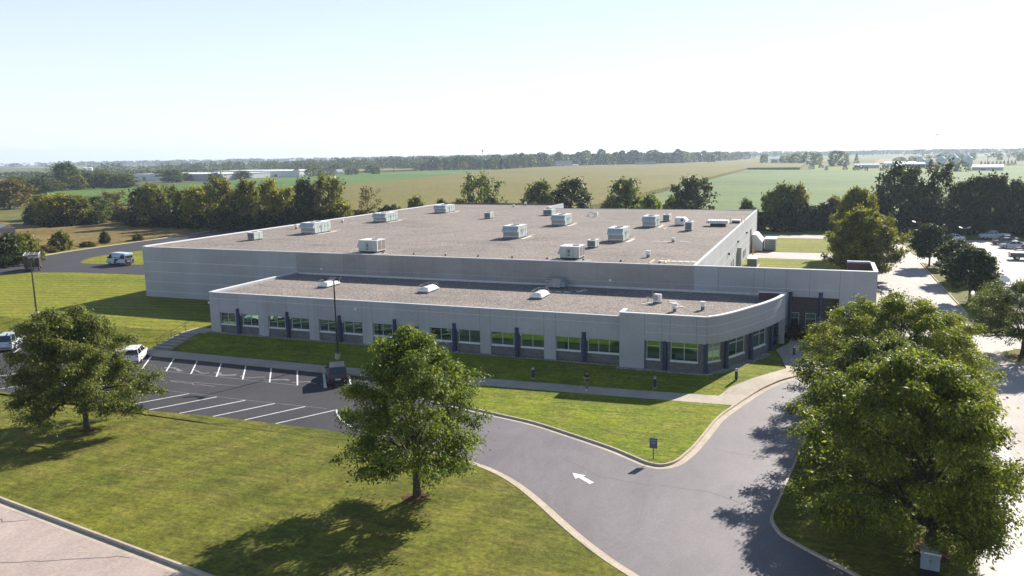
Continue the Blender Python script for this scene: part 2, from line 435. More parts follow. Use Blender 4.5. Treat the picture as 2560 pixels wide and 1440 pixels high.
def sheet(name, poly, off, m, kind='structure', skirt=0.0, cut=True, label=None, cat=None):
    """a flat polygon laid on the terrain, off metres above it"""
    bm = bmesh.new()
    vs = [bm.verts.new((p[0], p[1], 0)) for p in poly]
    f = bm.faces.new(vs); f.normal_update()
    if f.normal.z < 0: f.normal_flip()
    bmesh.ops.triangulate(bm, faces=bm.faces[:], ngon_method='EAR_CLIP')
    if cut:
        for co, no in [((x, 0, 0), (1, 0, 0)) for x in XB]+[((0, y, 0), (0, 1, 0)) for y in YB]:
            bmesh.ops.bisect_plane(bm, geom=bm.verts[:]+bm.edges[:]+bm.faces[:], dist=1e-5, plane_co=co, plane_no=no)
    for v in bm.verts: v.co.z = zg(v.co.x, v.co.y)+off
    if skirt:
        ed = [e for e in bm.edges if e.is_boundary]
        r = bmesh.ops.extrude_edge_only(bm, edges=ed)
        for g in r['geom']:
            if isinstance(g, bmesh.types.BMVert): g.co.z -= skirt
    bmesh.ops.triangulate(bm, faces=[f for f in bm.faces if len(f.verts) > 4])
    me = bpy.data.meshes.new(name); bm.to_mesh(me); bm.free()
    me.materials.append(m)
    o = bpy.data.objects.new(name, me); COL.objects.link(o)
    return tag(o, label, cat, None, kind)

def smooth(pts, n=5):
    out = []
    P = [pts[0]]+list(pts)+[pts[-1]]
    for i in range(1, len(P)-2):
        p0, p1, p2, p3 = [np.array(q, float) for q in P[i-1:i+3]]
        for k in range(n):
            t = k/n
            out.append(tuple(0.5*((2*p1)+(-p0+p2)*t+(2*p0-5*p1+4*p2-p3)*t*t+(-p0+3*p1-3*p2+p3)*t**3)))
    out.append(tuple(pts[-1]))
    return out

def offset(pts, d, closed=False):
    """shift to the left of the walking direction by d"""
    out = []; n = len(pts)
    for i in range(n):
        a = np.array(pts[(i-1) % n] if (closed or i > 0) else pts[i], float)
        b = np.array(pts[(i+1) % n] if (closed or i < n-1) else pts[i], float)
        t = b-a; t /= (np.linalg.norm(t)+1e-9)
        out.append((pts[i][0]-t[1]*d, pts[i][1]+t[0]*d))
    return out

def strip(mb, pts, d0, d1, z0, z1, m, closed=False, base=None):
    a, b = offset(pts, d0, closed), offset(pts, d1, closed)
    n = len(pts); vs = []; fs = []
    for p, q in zip(a, b):
        g = zg(*pts[len(vs)//2]) if base is None else base
        vs += [(p[0], p[1], g+z0), (q[0], q[1], g+z1)]
    for i in range(n if closed else n-1):
        j = (i+1) % n
        fs.append((2*i, 2*j, 2*j+1, 2*i+1))
    mb.add(vs, fs, m)

def kerb(name, pts, closed=False, gutter=0.45, h=0.14, m=None):
    """concrete kerb and gutter; the lawn is to the left of the walking direction"""
    m = m or M['kerb']; mb = MB()
    strip(mb, pts, 0, gutter, 0.008, 0.008, m, closed)
    strip(mb, pts, gutter, gutter+0.03, 0.008, h, m, closed)
    strip(mb, pts, gutter+0.03, gutter+0.17, h, h, m, closed)
    strip(mb, pts, gutter+0.17, gutter+0.175, h, 0, m, closed)
    return tag(mb.build(name), kind='structure')

# the land, one sheet to the horizon
xs = [-5000, -3000, -1000, -400, -160, -110, -70]+list(XB)+[10, 60, 200, 800, 3000, 5000]
ys = [-400, -50, 0, 30, 50, 60]+list(YB)+[90, 130, 200, 400, 1000, 3000, 5000]
gv = [(x, y, zg(x, y)-0.02) for y in ys for x in xs]
gf = [(j*len(xs)+i, j*len(xs)+i+1, (j+1)*len(xs)+i+1, (j+1)*len(xs)+i) for j in range(len(ys)-1) for i in range(len(xs)-1)]
mb = MB(); mb.add(gv, gf, M['ground']); tag(mb.build('ground'), kind='structure')

# fields beyond
def slab(name, poly, h, m):
    mb = MB(); mb.prism(poly, 0.0, h, m)
    return tag(mb.build(name), kind='structure')
slab('corn_field', [(-74,222),(-74,874),(-22,873),(-21,1148),(-124,1650),(-178,1533),(-206,1331),(-238,1241),(-281,1199),(-340,1138),(-373,1045),(-366,893),(-322,643),(-298,509),(-303,457),(-300,380),(-250,310),(-180,250),(-140,228)], 2.3, M['corn'])
slab('soybean_field', [(-72.5,222),(-72.5,862),(-10,819),(47,772),(93,724),(184,910),(420,900),(420,224)], 0.7, M['soy'])
slab('soybean_field', [(-300,260),(-461,351),(-479,385),(-480,458),(-472,501),(-560,720),(-525,899),(-479,967),(-383,1075),(-374,1040),(-367,893),(-323,643),(-299,509),(-304,457),(-301,380),(-252,312)], 0.7, M['soy_left'])
slab('ripe_field', [(-571,911),(-521,980),(-692,1299),(-825,1324)], 1.5, M['tan'])
slab('ripe_field', [(-2581,1905),(-2300,1953),(-2600,2252),(-3300,2500)], 1.2, M['tan'])
slab('ripe_field', [(60,1144),(135,1156),(190,1608),(100,1650)], 1.2, M['tan'])
slab('ripe_field', [(-70,1260),(-5,1230),(10,1600),(-60,1700)], 1.2, M['tan'])
sheet('farm_yard', [(-10,822),(47,776),(93,728),(190,930),(120,1150),(66,1019),(-19,1146)], 0.05, M['lawn_mid'], cut=False)

# lawns close by
sheet('lawn', [(-200,66.0),(-66,66.0),(-66,90),(-93.3,90),(-93.3,200),(-110,200),(-165,150),(-175,100)], 0.03, M['lawn_far'])
sheet('lawn', [(-66.2,65.6),(-6.5,65.6),(-5.4,70.2),(-3.8,72.8),(-2.3,75.2),(-2.9,79),(-3.6,82.3),(-3.2,84.5),(-9,84.5),(-66.2,84.5)], 0.03, M['lawn_mid'])
sheet('lawn', [(-13,96),(8.4,96),(8.4,155),(-13,155)], 0.03, M['lawn_far'])
sheet('lawn', [(-13,165.5),(8.4,165.5),(8.4,192),(-13,192)], 0.03, M['lawn_far'])
sheet('lawn', [(-95,200),(16,200),(70,198),(70,222),(-95,222)], 0.03, M['lawn_far'])

# rough grass field on the left
sheet('rough_meadow', [(-290,200),(-218,173),(-217,190),(-214,203),(-169,179),(-161.5,184),(-162,171),(-161.8,144),(-161.6,128),(-160,112),(-190,100),(-330,130)], 0.25, M['rough'], skirt=0.3, cut=False)

# left service road with the grass oval in it
up = smooth([(-154.8,104),(-154.8,111.0),(-155.8,121.2),(-157.4,131.9),(-157.9,148.2),(-159,168.6),(-159.8,182.9),(-155.1,188.5),(-140,193),(-120,194)])
sheet('service_road', [(-200,80)]+[(-170,92)]+up+[(-120,188),(-94,184),(-94,106),(-112.9,105.6),(-125.7,104.8),(-134.8,102.4),(-137.9,98.5),(-150,88),(-180,70)], 0.045, M['new_asphalt'], cut=False)
sheet('lawn', smooth([(-93.5,116),(-110,116),(-123.7,115.8),(-130.4,114.9),(-136.2,114.6),(-138.8,116.4),(-142.1,121.4),(-143.3,126.6),(-142.2,132.7),(-139,150),(-132,165),(-120,172),(-100,174),(-93.5,174)]), 0.07, M['lawn_far'], cut=False)
kerb('kerb', [(-170,92)]+up, h=0.16, gutter=0.35)

# parking lot of fresh asphalt and the older drive
kl = smooth([(-26.5,48.0),(-22.1,46.97),(-20.16,46.28),(-18.13,45.14),(-16.2,43.62),(-14.31,41.79),(-12.43,39.84),(-10.52,37.97),(-8.86,36.53),(-7.4,35.43),(-4.6,33.2),(-1.5,30.0)], 4)
mk = smooth([(-37.0,63.2),(-35.6,61.2),(-32.8,59.2),(-28.5,57.5),(-23.77,55.97),(-20.17,54.86),(-16.62,53.14),(-13.34,51.4),(-11.44,50.11),(-10.24,49.28),(-9.2,49.0),(-8.51,49.24),(-8.0,49.75),(-7.72,50.28),(-7.49,51.03),(-7.0,53.33),(-6.57,56.69),(-6.16,59.89),(-5.4,62.84),(-4.11,67.02),(-2.61,70.18),(-1.31,72.21),(-0.44,73.34),(1.6,75.4),(4.5,77.2),(8.4,78.2)], 4)
sheet('parking_lot', [(-130,48.6),(-69.95,48.6),(-54.3,48.54),(-44.8,49.33),(-35.1,49.14),(-27.77,48.17),(-26.5,47.9),(-25.5,56.3),(-28.5,57.4),(-32.8,59.1),(-35.6,61.1),(-37,63.55),(-130,63.65)], 0.008, M['new_asphalt'])
isl = smooth([(1.7,66.2),(0.54,62.17),(-0.52,58.8),(-1.13,54.79),(-1.41,51.95),(-1.77,48.96),(-2.09,45.9),(-2.31,43.99),(-2.24,43.05),(-1.99,42.2),(-1.57,41.32),(-0.62,40.35),(0.56,39.29),(1.72,38.29),(3.6,36.6),(5.6,35.3),(7.2,35.0),(8.1,36.2),(8.33,40.59),(8.85,44.55),(9.55,49.33),(10.4,56.59),(10.81,64.1),(10.09,68.69),(8.31,70.74),(5.94,71.13),(3.41,69.25),(1.7,66.2)], 3)[:-1]
drv = [(-25.5,56.3),(-26.5,47.9)]+kl[1:]+[(2,25),(8,22)]+[(12,30),(12.5,60),(12,76),(8.4,78.3)]+mk[::-1][:-14]
sheet('driveway', drv, 0.014, M['old_asphalt'])
sheet('road', [(8.2,-10),(60,-10),(60,97),(16.7,97),(16.7,150),(17.6,155),(17.6,166),(16.7,168),(16.5,178),(15.9,188.4),(14.2,192),(10,197),(0,200.5),(-60,200.5),(-60,192.5),(2,192.5),(8.4,186),(8.4,165.5),(1,165.5),(-10,165),(-10,155),(8.4,154.5)], 0.006, M['concrete_road'])
sheet('dock_apron', [(-12.7,155),(-9.9,155),(-9.9,165),(-12.7,164.4)], 0.012, M['walk'], cut=False)
sheet('car_park', [(16.6,155),(21,141),(19.7,122),(19.7,100),(75,100),(75,196),(18,196),(19,190.4),(21.5,180),(20.5,168.5),(17.4,166)], 0.016, M['concrete_road'], cut=False)
sheet('street', [(-150,49.2),(-46.6,31.44),(-29.2,28.41),(10,21.6),(10,-5),(-150,-5)], 0.02, M['street'])
sheet('lawn', [(-150,48.5),(-69.95,48.6),(-54.3,48.54),(-44.8,49.33),(-35.1,49.14),(-27.77,48.17)]+offset(kl, -0.6)+[(-1.5,24.1)]+offset([(-29.2,28.41),(-46.6,31.44),(-150,49.2)], -0.55), 0.13, M['lawn'], skirt=0.25)
sheet('lawn', [(-36.2,63.6)]+offset(mk, 0.6)[5:68]+[(-5.95,63.5)], 0.13, M['lawn_mid'], skirt=0.2)
sheet('lawn', offset(isl, 0.55, True), 0.125, M['lawn'], skirt=0.2)
kerb('kerb', kl[::-1]); kerb('kerb', mk); kerb('kerb', isl, True)
kerb('kerb', [(10,21.6),(-29.2,28.41),(-46.6,31.44),(-150,49.2)][::-1], h=0.16)

# pavement along the lot and round to the entrance
kk = offset(mk, 0.61)
i0 = min(range(len(kk)), key=lambda i: math.hypot(kk[i][0]+6.0, kk[i][1]-63.45))
walk = [(-150,63.62),(-45,63.75),(-20.5,63.35),(-6.2,63.45)]+kk[i0:]+[(8.2,79.0),(8.2,128),(5.9,128),(5.9,88.5),(-2.4,88.5),(-2.5,85.3),(-3.6,82.3),(-2.9,79),(-2.3,75.2),(-3.8,72.8),(-5.4,70.2),(-6.6,68.2),(-7.3,65.75),(-45,65.8),(-150,65.8)]
sheet('pavement', walk, 0.125, M['walk'], skirt=0.2)

# the strip of grass with trees between the road and the car park, its kerb, the islands
rs = smooth([(16.4,154.8),(16.42,146),(16.48,136.7),(16.54,130.1),(16.65,121.8),(16.7,114.1),(16.72,107.3),(16.65,102.3),(16.66,99),(16.9,96.9),(17.5,95.9),(18.75,95.7),(40,95.7)], 4)
sheet('lawn', offset(rs, 0.5)+[(40,96.4),(30,99.8),(19.9,99.8),(19.7,115),(19.7,122),(20.9,140.4),(17.6,153.6)], 0.125, M['lawn'], skirt=0.2, cut=False)
kerb('kerb', rs, gutter=0.3)
sheet('pavement', [(17.2,103.2),(30,103.2),(30,104.7),(17.2,104.7)], 0.14, M['walk'], skirt=0.1, cut=False)
ni = smooth([(14.2,190),(15.94,188.4),(16.41,178.3),(16.48,169.3),(16.76,166.4),(17.6,165.7),(20.5,168.5),(21.5,180),(19,190.4),(14.2,190)], 3)[:-1]
sheet('lawn', offset(ni, 0.45, True), 0.125, M['lawn_mid'], skirt=0.2, cut=False); kerb('kerb', ni, True, gutter=0.3)
i5 = smooth([(16.57,85.46),(16.64,87.02),(17.16,88.26),(18.17,89.43),(19.53,90.08),(30,90.3),(30,83),(20,82.9),(18.17,83.29),(17.18,84.16),(16.57,85.46)], 3)[:-1][::-1]
sheet('lawn', offset(i5, 0.45, True), 0.125, M['lawn'], skirt=0.2, cut=False); kerb('kerb', i5, True, gutter=0.3)

# painted markings
def stripe(mb, a, b, w, off, m=None):
    a, b = np.array(a, float), np.array(b, float); t = (b-a)/np.linalg.norm(b-a); n = np.array([-t[1], t[0]])*w/2
    pts = [a+n, b+n, b-n, a-n]
    mb.add([(p[0], p[1], zg(*p)+off) for p in pts], [(0, 3, 2, 1)], m or M['paint'])
mb = MB()
for k in range(-18, 9):
    x = -67.37+3.162*k
    if x < -45: stripe(mb, (x+0.43, 63.55), (x+3.55, 59.3), 0.13, 0.017)
stripe(mb, (-44.9,63.55), (-41.79,59.2), 0.13, 0.017)
stripe(mb, (-41.9,63.5), (-39.6,60.2), 0.13, 0.017)
tag(mb.build('parking_markings'), kind='structure')
mb = MB()
for k in range(-20, 7):
    x = -55.86+3.14*k
    stripe(mb, (x, 53.95), (x-2.95, 49.15), 0.13, 0.017)
cv = smooth([(-37.04,53.95),(-36.09,52.77),(-35.15,51.79),(-33.64,50.73),(-32.07,49.94),(-30.65,49.34),(-29.55,48.95)], 3)
strip(mb, cv, -0.07, 0.07, 0.018, 0.018, M['paint'])
tag(mb.build('parking_markings'), kind='structure')
mb = MB()
A = [(-14.28,46.8),(-13.32,46.62),(-13.83,45.94)]
mb.add([(x, y, zg(x, y)+0.021) for x, y in A], [(0, 2, 1)], M['paint'])
S = [(-13.67,46.17),(-13.47,46.42),(-12.52,45.68),(-12.74,45.40)]
mb.add([(x, y, zg(x, y)+0.021) for x, y in S], [(0, 3, 2, 1)], M['paint'])
tag(mb.build('arrow_marking'), kind='structure')
mb = MB()
for a, b in (((9.7,127),(9.87,108.9)), ((9.87,108.9),(16.1,101.2)), ((10.9,103.2),(15.6,97.8))): stripe(mb, a, b, 0.16, 0.013)
for k in range(9): stripe(mb, (33.5,112+k*8.6), (38.5,112+k*8.6), 0.12, 0.022)
tag(mb.build('road_markings'), kind='structure')

# pale dust swirls left by traffic on the new asphalt
mb = MB(); rg = random.Random(3)
for k in range(7):
    cx = -61.8+3.16*k; pts = []
    for i in range(9):
        t = i/8
        pts.append((cx+t*2.6+rg.uniform(-.1,.1), 60.25+0.35*math.sin(t*5+k)+rg.uniform(-.08,.08)))
    w = 0.10+rg.random()*0.16
    strip(mb, smooth(pts, 2), -w, w, 0.012, 0.012, M['dust'])
for a, b, w in (((-64,59.35),(-44.9,59.3),0.05),((-56,54.1),(-38,54.0),0.04),((-66,57.6),(-52,56.3),0.06),((-60,56.6),(-50,57.4),0.05)):
    n = 24; pts = [(a[0]+(b[0]-a[0])*i/n, a[1]+(b[1]-a[1])*i/n+rg.uniform(-.12,.12)*(w > 0.05)*2) for i in range(n+1)]
    strip(mb, pts, -w, w, 0.0125, 0.0125, M['dust'])
tag(mb.build('dust_marks'), kind='structure')

# sealed cracks in the street and the drive
mb = MB()
def crack(pts, w, off, m):
    q = []
    for a, b in zip(pts, pts[1:]):
        n = 6
        for i in range(n): q.append((a[0]+(b[0]-a[0])*i/n+rg.uniform(-.05,.05), a[1]+(b[1]-a[1])*i/n+rg.uniform(-.05,.05)))
    q.append(pts[-1]); strip(mb, q, -w, w, off, off, m)
for p in ([(-34.0,28.9),(-37.6,27.2),(-40.6,26.0),(-44,24.5)], [(-34.0,28.9),(-33.3,28.95)], [(-44.2,29.9),(-45.2,30.3),(-47.2,29.4)], [(-44.2,29.9),(-42.9,30.6)]):
    crack(p, 0.025, 0.024, M['sign_edge'])
for p in ([(-6.2,53.6),(-4.5,53.1),(-2.4,52.9),(-1.3,52.7)], [(-8.5,46.4),(-5.6,46.3),(-2.3,44.5)], [(-16,49.5),(-12.5,46.7),(-9,46.2)]):
    crack(p, 0.011, 0.018, M['seam'])
tag(mb.build('pavement_cracks'), kind='structure')
mb = MB()
for dx, dy in ((0,0),(0.32,0.05),(0.15,-0.18),(-0.2,-0.12),(0.12,0.2)): stripe(mb, (-36.9+dx,28.55+dy), (-36.6+dx,28.62+dy), 0.10, 0.026, M['kerb'])
tag(mb.build('survey_marking'), kind='structure')
# ------------------------------------------------------------------ the factory with its office wing
YM, YO, ZM, ZO = 88.79, 72.04, 7.40, 4.72
B = empty('factory_building', (-50, 100, 0), 0, 'long low concrete factory with gravel roof and a curved office wing in front', 'factory')
def bp(mb, name, **k): return mb.build(name, B, world=True, **k)

# main hall walls
w = MB()
P_, PA = M['panel'], M['panel_aged']
w.box(-93.3, -66.1, YM, YM+0.3, -0.2, ZM, P_)
w.box(-66.1, -12.85, YM+0.002, YM+0.3, 4.3, ZM, PA)
w.box(-66.1, -12.85, YM+0.004, YM+0.3, -0.2, 4.3, P_)
w.box(-93.3, -93.0, YM+0.3, 190, -0.2, ZM, P_)
w.box(-13.0, -12.7, YM+0.3, 178, -0.2, ZM, P_)
w.box(-93.0, -60.0, 189.7, 190, -0.2, ZM, P_)
w.box(-60.3, -60.0, 178.3, 189.7, -0.2, ZM+0.25, P_)
w.box(-60.0, -13.0, 177.7, 178, -0.2, ZM-0.02, P_)
for z in (5.3, 3.81, 2.34, 0.9):                       # horizontal reveals
    w.box(-93.3, -66.1, YM-0.004, YM, z-0.035, z+0.035, M['reveal'])
    w.box(-12.7, -12.695, YM+0.3, 178, z-0.03, z+0.03, M['reveal'])
    w.box(-93.305, -93.3, YM, 190, z-0.03, z+0.03, M['reveal'])
for k in range(1, 4): w.box(-93.3+7.3*k-0.012, -93.3+7.3*k+0.012, YM-0.003, YM, 0, ZM-0.1, M['joint'])
for k in range(7): w.box(-58.6+7.3*k-0.012, -58.6+7.3*k+0.012, YM-0.001, YM+0.002, 4.5, ZM-0.1, M['joint'])
w.box(-66.0, -12.9, YM-0.002, YM+0.002, 5.27, 5.33, M['panel_office'])
for y in range(96, 178, 8): w.box(-12.7, -12.696, y-0.02, y+0.02, 0, ZM-0.05, M['joint'])
bp(w, 'main_wall')
# wall in front of the entrance hall and the parapet box at its end
w = MB(); PO = M['panel_office']
w.box(-12.85, -2.79, YM-0.012, YM+0.3, 4.49, ZM, PO); w.box(-2.79, 2.25, YM-0.012, YM+0.3, 4.49, ZM, PO)
w.box(-12.85, -2.79, YM-0.01, YM+0.3, -0.2, 4.49, PO)
w.box(2.25, 5.77, YM-0.015, YM+0.3, -0.2, ZM+0.02, PO)
w.box(5.47, 5.77, YM+0.3, 96.1, -0.2, ZM+0.02, PO)
w.box(3.07, 5.47, 95.8, 96.1, -0.2, ZM+0.14, PO)
w.box(-12.7, 3.07, 95.8, 96.1, -0.2, 5.9, PO)
for x in (-10.2, -6.43, -5.36, -3.08, -0.73, 2.22): w.box(x-0.02, x+0.02, YM-0.018, YM-0.011, 4.5 if x < 2 else 0.1, ZM-0.1, M['joint'])
w.box(-12.85, 2.2, YM-0.016, YM-0.012, 5.28, 5.33, M['reveal'])
bp(w, 'entrance_wall')
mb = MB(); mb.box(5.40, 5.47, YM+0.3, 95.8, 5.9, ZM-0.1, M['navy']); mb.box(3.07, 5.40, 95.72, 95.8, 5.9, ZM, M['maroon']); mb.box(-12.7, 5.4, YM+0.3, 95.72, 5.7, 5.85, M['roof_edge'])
bp(mb, 'entrance_roof')
# recess of dark block with the entrance windows
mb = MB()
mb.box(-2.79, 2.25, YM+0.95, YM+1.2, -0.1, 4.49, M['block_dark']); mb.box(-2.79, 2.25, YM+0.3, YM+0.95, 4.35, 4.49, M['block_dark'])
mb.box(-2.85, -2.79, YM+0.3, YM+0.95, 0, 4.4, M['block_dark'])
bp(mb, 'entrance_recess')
def window(name, x0, x1, z0, z1, y, lights, transom=None, parent=None, sill=True):
    """frame and mullions as the window, its glass a child"""
    f = MB(); t = 0.055; W = M['winframe']
    f.box(x0, x0+t, y, y+0.08, z0, z1, W); f.box(x1-t, x1, y, y+0.08, z0, z1, W)
    f.box(x0+t, x1-t, y, y+0.08, z0, z0+t, W); f.box(x0+t, x1-t, y, y+0.08, z1-t, z1, W)
    for k in range(1, lights):
        c = x0+(x1-x0)*k/lights; f.box(c-0.028, c+0.028, y+0.002, y+0.078, z0+t, z1-t, W)
    if transom: f.box(x0+t, x1-t, y+0.004, y+0.076, transom-0.03, transom+0.03, W)
    if sill: f.box(x0-0.05, x1+0.05, y-0.12, y+0.06, z0-0.13, z0-0.002, M['coping'])
    o = bp(f, name)
    g = MB(); g.box(x0+0.02, x1-0.02, y+0.035, y+0.05, z0+0.02, z1-0.02, M['glass'])
    lo = wloc(B); g.v = [(a-lo.x, b-lo.y, c-lo.z) for a, b, c in g.v]
    p = g.build('pane', o)
    return o
window('entrance_window', -2.68, -1.68, 0.15, 2.6, YM+0.86, 1, 2.02, sill=False)
window('entrance_window', -1.03, 0.03, 0.15, 2.6, YM+0.86, 1, 2.0, sill=False)
def column(x, y, z1, r=0.2):
    c = MB(); c.cyl((x, y, -0.1), (x, y, z1), r, r, M['blue'], 14); c.cyl((x, y, z1), (x, y, z1+0.06), r+0.03, r+0.03, M['blue'], 14)
    c.cyl((x, y, -0.1), (x, y, 0.12), r+0.06, r+0.06, M['blue'], 14)
    return bp(c, 'blue_column', smooth=False)
column(0.42, YM-0.05, 5.0); column(-2.6, YM-0.05, 4.95)

# roofs
r = MB(); r.box(-93.0, -13.0, YM+0.3, 177.7, 7.0, 7.30, M['roof']); r.box(-93.0, -60.3, 177.7, 189.7, 7.0, 7.30, M['roof'])
bp(r, 'main_roof')
r = MB(); r.box(-65.9, -9.2, YO+0.3, YM, 4.2, 4.48, M['roof'])
def curve(t):                                    # plan of the curved wall
    p0, p1, p2 = (-9.1, 71.35), (-5.55, 77.1), (-2.75, 86.0)
    return tuple((1-t)**2*a+2*t*(1-t)*b+t*t*c for a, b, c in zip(p0, p1, p2))
cvp = smooth([(-9.1,71.35),(-8.0,72.6),(-6.9,74.6),(-5.72,77.25),(-4.5,80.1),(-3.5,83.2),(-2.95,86.0)], 5)
cvp = cvp[:-3]+[(cvp[-3][0]*.5+cvp[-1][0]*.5, cvp[-3][1]*.5+cvp[-1][1]*.5), cvp[-1]]
inn = offset(cvp, 0.3)
r.prism([(-9.2, 71.7)]+inn+[(-3.0, 86.4), (-9.2, YM)], 4.2, 4.478, M['roof'])
bp(r, 'office_roof')
# copings
c = MB(); CP = M['coping']
c.box(-93.36, -13.0, YM-0.05, YM+0.28, ZM, ZM+0.07, M['flash'])
c.box(-93.38, -92.95, YM+0.28, 190.0, ZM, ZM+0.16, CP)
c.box(-13.05, -12.66, YM+0.3, 178.0, ZM, ZM+0.07, M['flash'])
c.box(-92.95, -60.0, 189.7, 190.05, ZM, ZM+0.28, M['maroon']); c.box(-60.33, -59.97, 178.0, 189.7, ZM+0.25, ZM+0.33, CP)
c.box(-18, -13.05, 177.7, 178.05, ZM, ZM+0.06, CP)
c.box(-13.0, 5.82, YM-0.07, YM+0.32, ZM+0.02, ZM+0.10, CP); c.box(5.42, 5.82, YM+0.32, 96.15, ZM+0.02, ZM+0.11, CP)
c.box(3.02, 5.42, 95.75, 96.15, ZM+0.14, ZM+0.22, CP)
bp(c, 'roof_coping')
c = MB()
c.box(-66.2, -17.1, YO-0.04, YO+0.3, ZO, ZO+0.06, M['flash']); c.box(-66.2, -65.85, YO+0.3, YM, ZO, ZO+0.08, CP)
c.box(-17.15, -8.95, 71.26, 71.58, 5.25, 5.33, CP); c.box(-17.15, -16.8, 71.58, 73.3, 5.25, 5.33, CP)
strip(c, cvp, -0.05, 0.34, 5.33, 5.33, CP, base=0); strip(c, cvp, -0.05, -0.05, 5.23, 5.33, CP, base=0); strip(c, cvp, 0.34, 0.34, 5.33, 5.2, CP, base=0)
c.box(-5.75, -2.95, 86.02, 86.38, 5.25, 5.33, CP)
c.box(-65.8, -3.2, YM-0.09, YM-0.013, 4.48, 4.72, M['flash'])            # flashing where the low roof meets the hall
bp(c, 'office_coping')

# office front: band, piers, block spandrels
f = MB(); O_ = M['panel_office']
f.box(-66.15, -17.1, YO, YO+0.3, 2.42, ZO, O_)
winx = [(-64.77,-62.62),(-61.64,-59.29),(-57.94,-55.72),(-54.85,-52.42),(-51.14,-48.88),(-47.96,-45.55),(-44.3,-41.95),(-41.19,-38.69),(-37.43,-35.0),(-34.2,-31.72),(-30.55,-28.08),(-27.32,-24.85),(-23.64,-21.15),(-20.42,-17.25)]
edges = [-66.15]+[e for i in range(7) for e in (winx[2*i][0], winx[2*i+1][1])]+[-17.1]
for i in range(0, 15, 2):
    a, b_ = edges[i], edges[i+1]
    if b_-a > 0.2: f.box(a, b_, YO, YO+0.3, -0.15, 2.42, O_)
    for x in (a, b_): f.box(x-0.018, x+0.018, YO-0.004, YO, 2.42, ZO-0.08, M['joint'])
for i in range(7):
    for x in ((winx[2*i][1]+winx[2*i+1][0])/2,): f.box(x-0.012, x+0.012, YO-0.003, YO, 3.0, ZO-0.08, M['joint'])
f.box(-66.15, -17.1, YO-0.0045, YO, 4.02, 4.07, M['reveal'])
f.box(-66.15, -65.85, YO+0.3, YM, -0.2, ZO, O_)
for y in (76.5, 82): f.box(-66.154, -66.15, y-0.02, y+0.02, 0, ZO-0.1, M['joint'])
bp(f, 'office_wall')
s = MB()
for i in range(7):
    a, m1, m2, e = winx[2*i][0], winx[2*i][1], winx[2*i+1][0], winx[2*i+1][1]
    s.box(a, e, YO+0.22, YO+0.5, -0.15, 0.93, M['block'])
    s.box(m1, m2, YO+0.22, YO+0.5, 0.93, 2.42, M['block'])
bp(s, 'block_wall')
for i, (a, b_) in enumerate(winx):
    window('office_window', a+0.02, b_-0.02, 1.07, 2.40, YO+0.2, 3 if i == 13 else 2)
for x in (-62.13, -55.28, -48.42, -41.57, -34.6, -27.7, -20.78): column(x, YO-0.02, 2.95)
# bracket lights on the columns and cameras on the wall
for x in (-61.85, -55.0, -48.14, -41.3, -34.3, -27.4, -20.5): lb = MB(); lb.box(x, x+0.12, YO+0.05, YO+0.17, 2.2, 2.36, M['white']); bp(lb, 'wall_light')
for x, y, z in ((-46.2, YO-0.12, 3.75), (-66.35, YO+0.2, 3.35), (-62.0, YM-0.12, 5.2), (-22.4, YM-0.12, 5.35)):
    m_ = MB(); m_.box(x-0.14, x+0.14, y-0.1, y+0.1, z, z+0.2, M['white']); m_.box(x-0.05, x+0.05, y+0.05, y+0.14, z-0.12, z, M['white'])
    bp(m_, 'security_light')

# the bay: pier, deep fascia, curved wall with recessed windows
f = MB(); YB_ = 71.3
f.box(-17.1, -14.75, YB_, YB_+0.4, -0.15, 5.25, O_); f.box(-17.1, -16.85, YB_+0.4, 73.2, -0.15, 5.25, O_)
f.box(-14.75, -9.1, YB_+0.002, YB_+0.4, 2.78, 5.25, O_)
strip(f, cvp, 0, 0, 2.78, 5.25, O_, base=0); strip(f, cvp, 0.3, 0.3, 5.25, 2.78, O_, base=0); strip(f, cvp, 0.0, 0.6, 2.78, 2.78, O_, base=0)
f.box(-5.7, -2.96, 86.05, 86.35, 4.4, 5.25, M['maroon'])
f.box(-3.55, -2.98, 85.6, 86.3, -0.1, 5.2, O_)
for z in (4.42, 3.6):
    f.box(-14.75, -9.1, YB_-0.003, YB_+0.002, z-0.02, z+0.02, M['reveal']); strip(f, cvp, -0.004, -0.004, z-0.02, z+0.02, M['reveal'], base=0)
for x in (-14.74, -13.1, -12.38, -10.0, -9.1): f.box(x-0.018, x+0.018, YB_-0.005, YB_, 2.8, 5.2, M['joint'])
for i in (4, 8, 12, 15, 18, 21, 24):
    strip(f, [cvp[i], ((cvp[i][0]*0.97+cvp[i+1][0]*0.03), (cvp[i][1]*0.97+cvp[i+1][1]*0.03))], -0.005, -0.005, 2.8, 5.2, M['joint'], base=0)
bp(f, 'curved_fascia')
s = MB(); YW = YB_+0.32
s.box(-14.75, -9.2, YW, YW+0.25, -0.15, 0.93, M['block']); s.box(-13.3, -12.35, YW+0.001, YW+0.25, 0.93, 2.78, M['block']); s.box(-9.85, -9.2, YW+0.001, YW+0.25, 0.93, 2.78, M['block']); s.box(-14.75, -14.6, YW+0.001, YW+0.25, 0.93, 2.78, M['block'])
inn2 = offset(cvp, 0.42)
strip(s, inn2, 0, 0, -0.15, 0.93, M['block'], base=0); strip(s, inn2, 0.1, 0.1, -0.1, 2.78, M['block'], base=0)
bp(s, 'bay_block_wall')
window('bay_window', -14.58, -13.32, 1.0, 2.76, YW-0.02, 1, 2.25)
window('bay_window', -12.33, -9.87, 1.0, 2.76, YW-0.02, 2, 2.25)
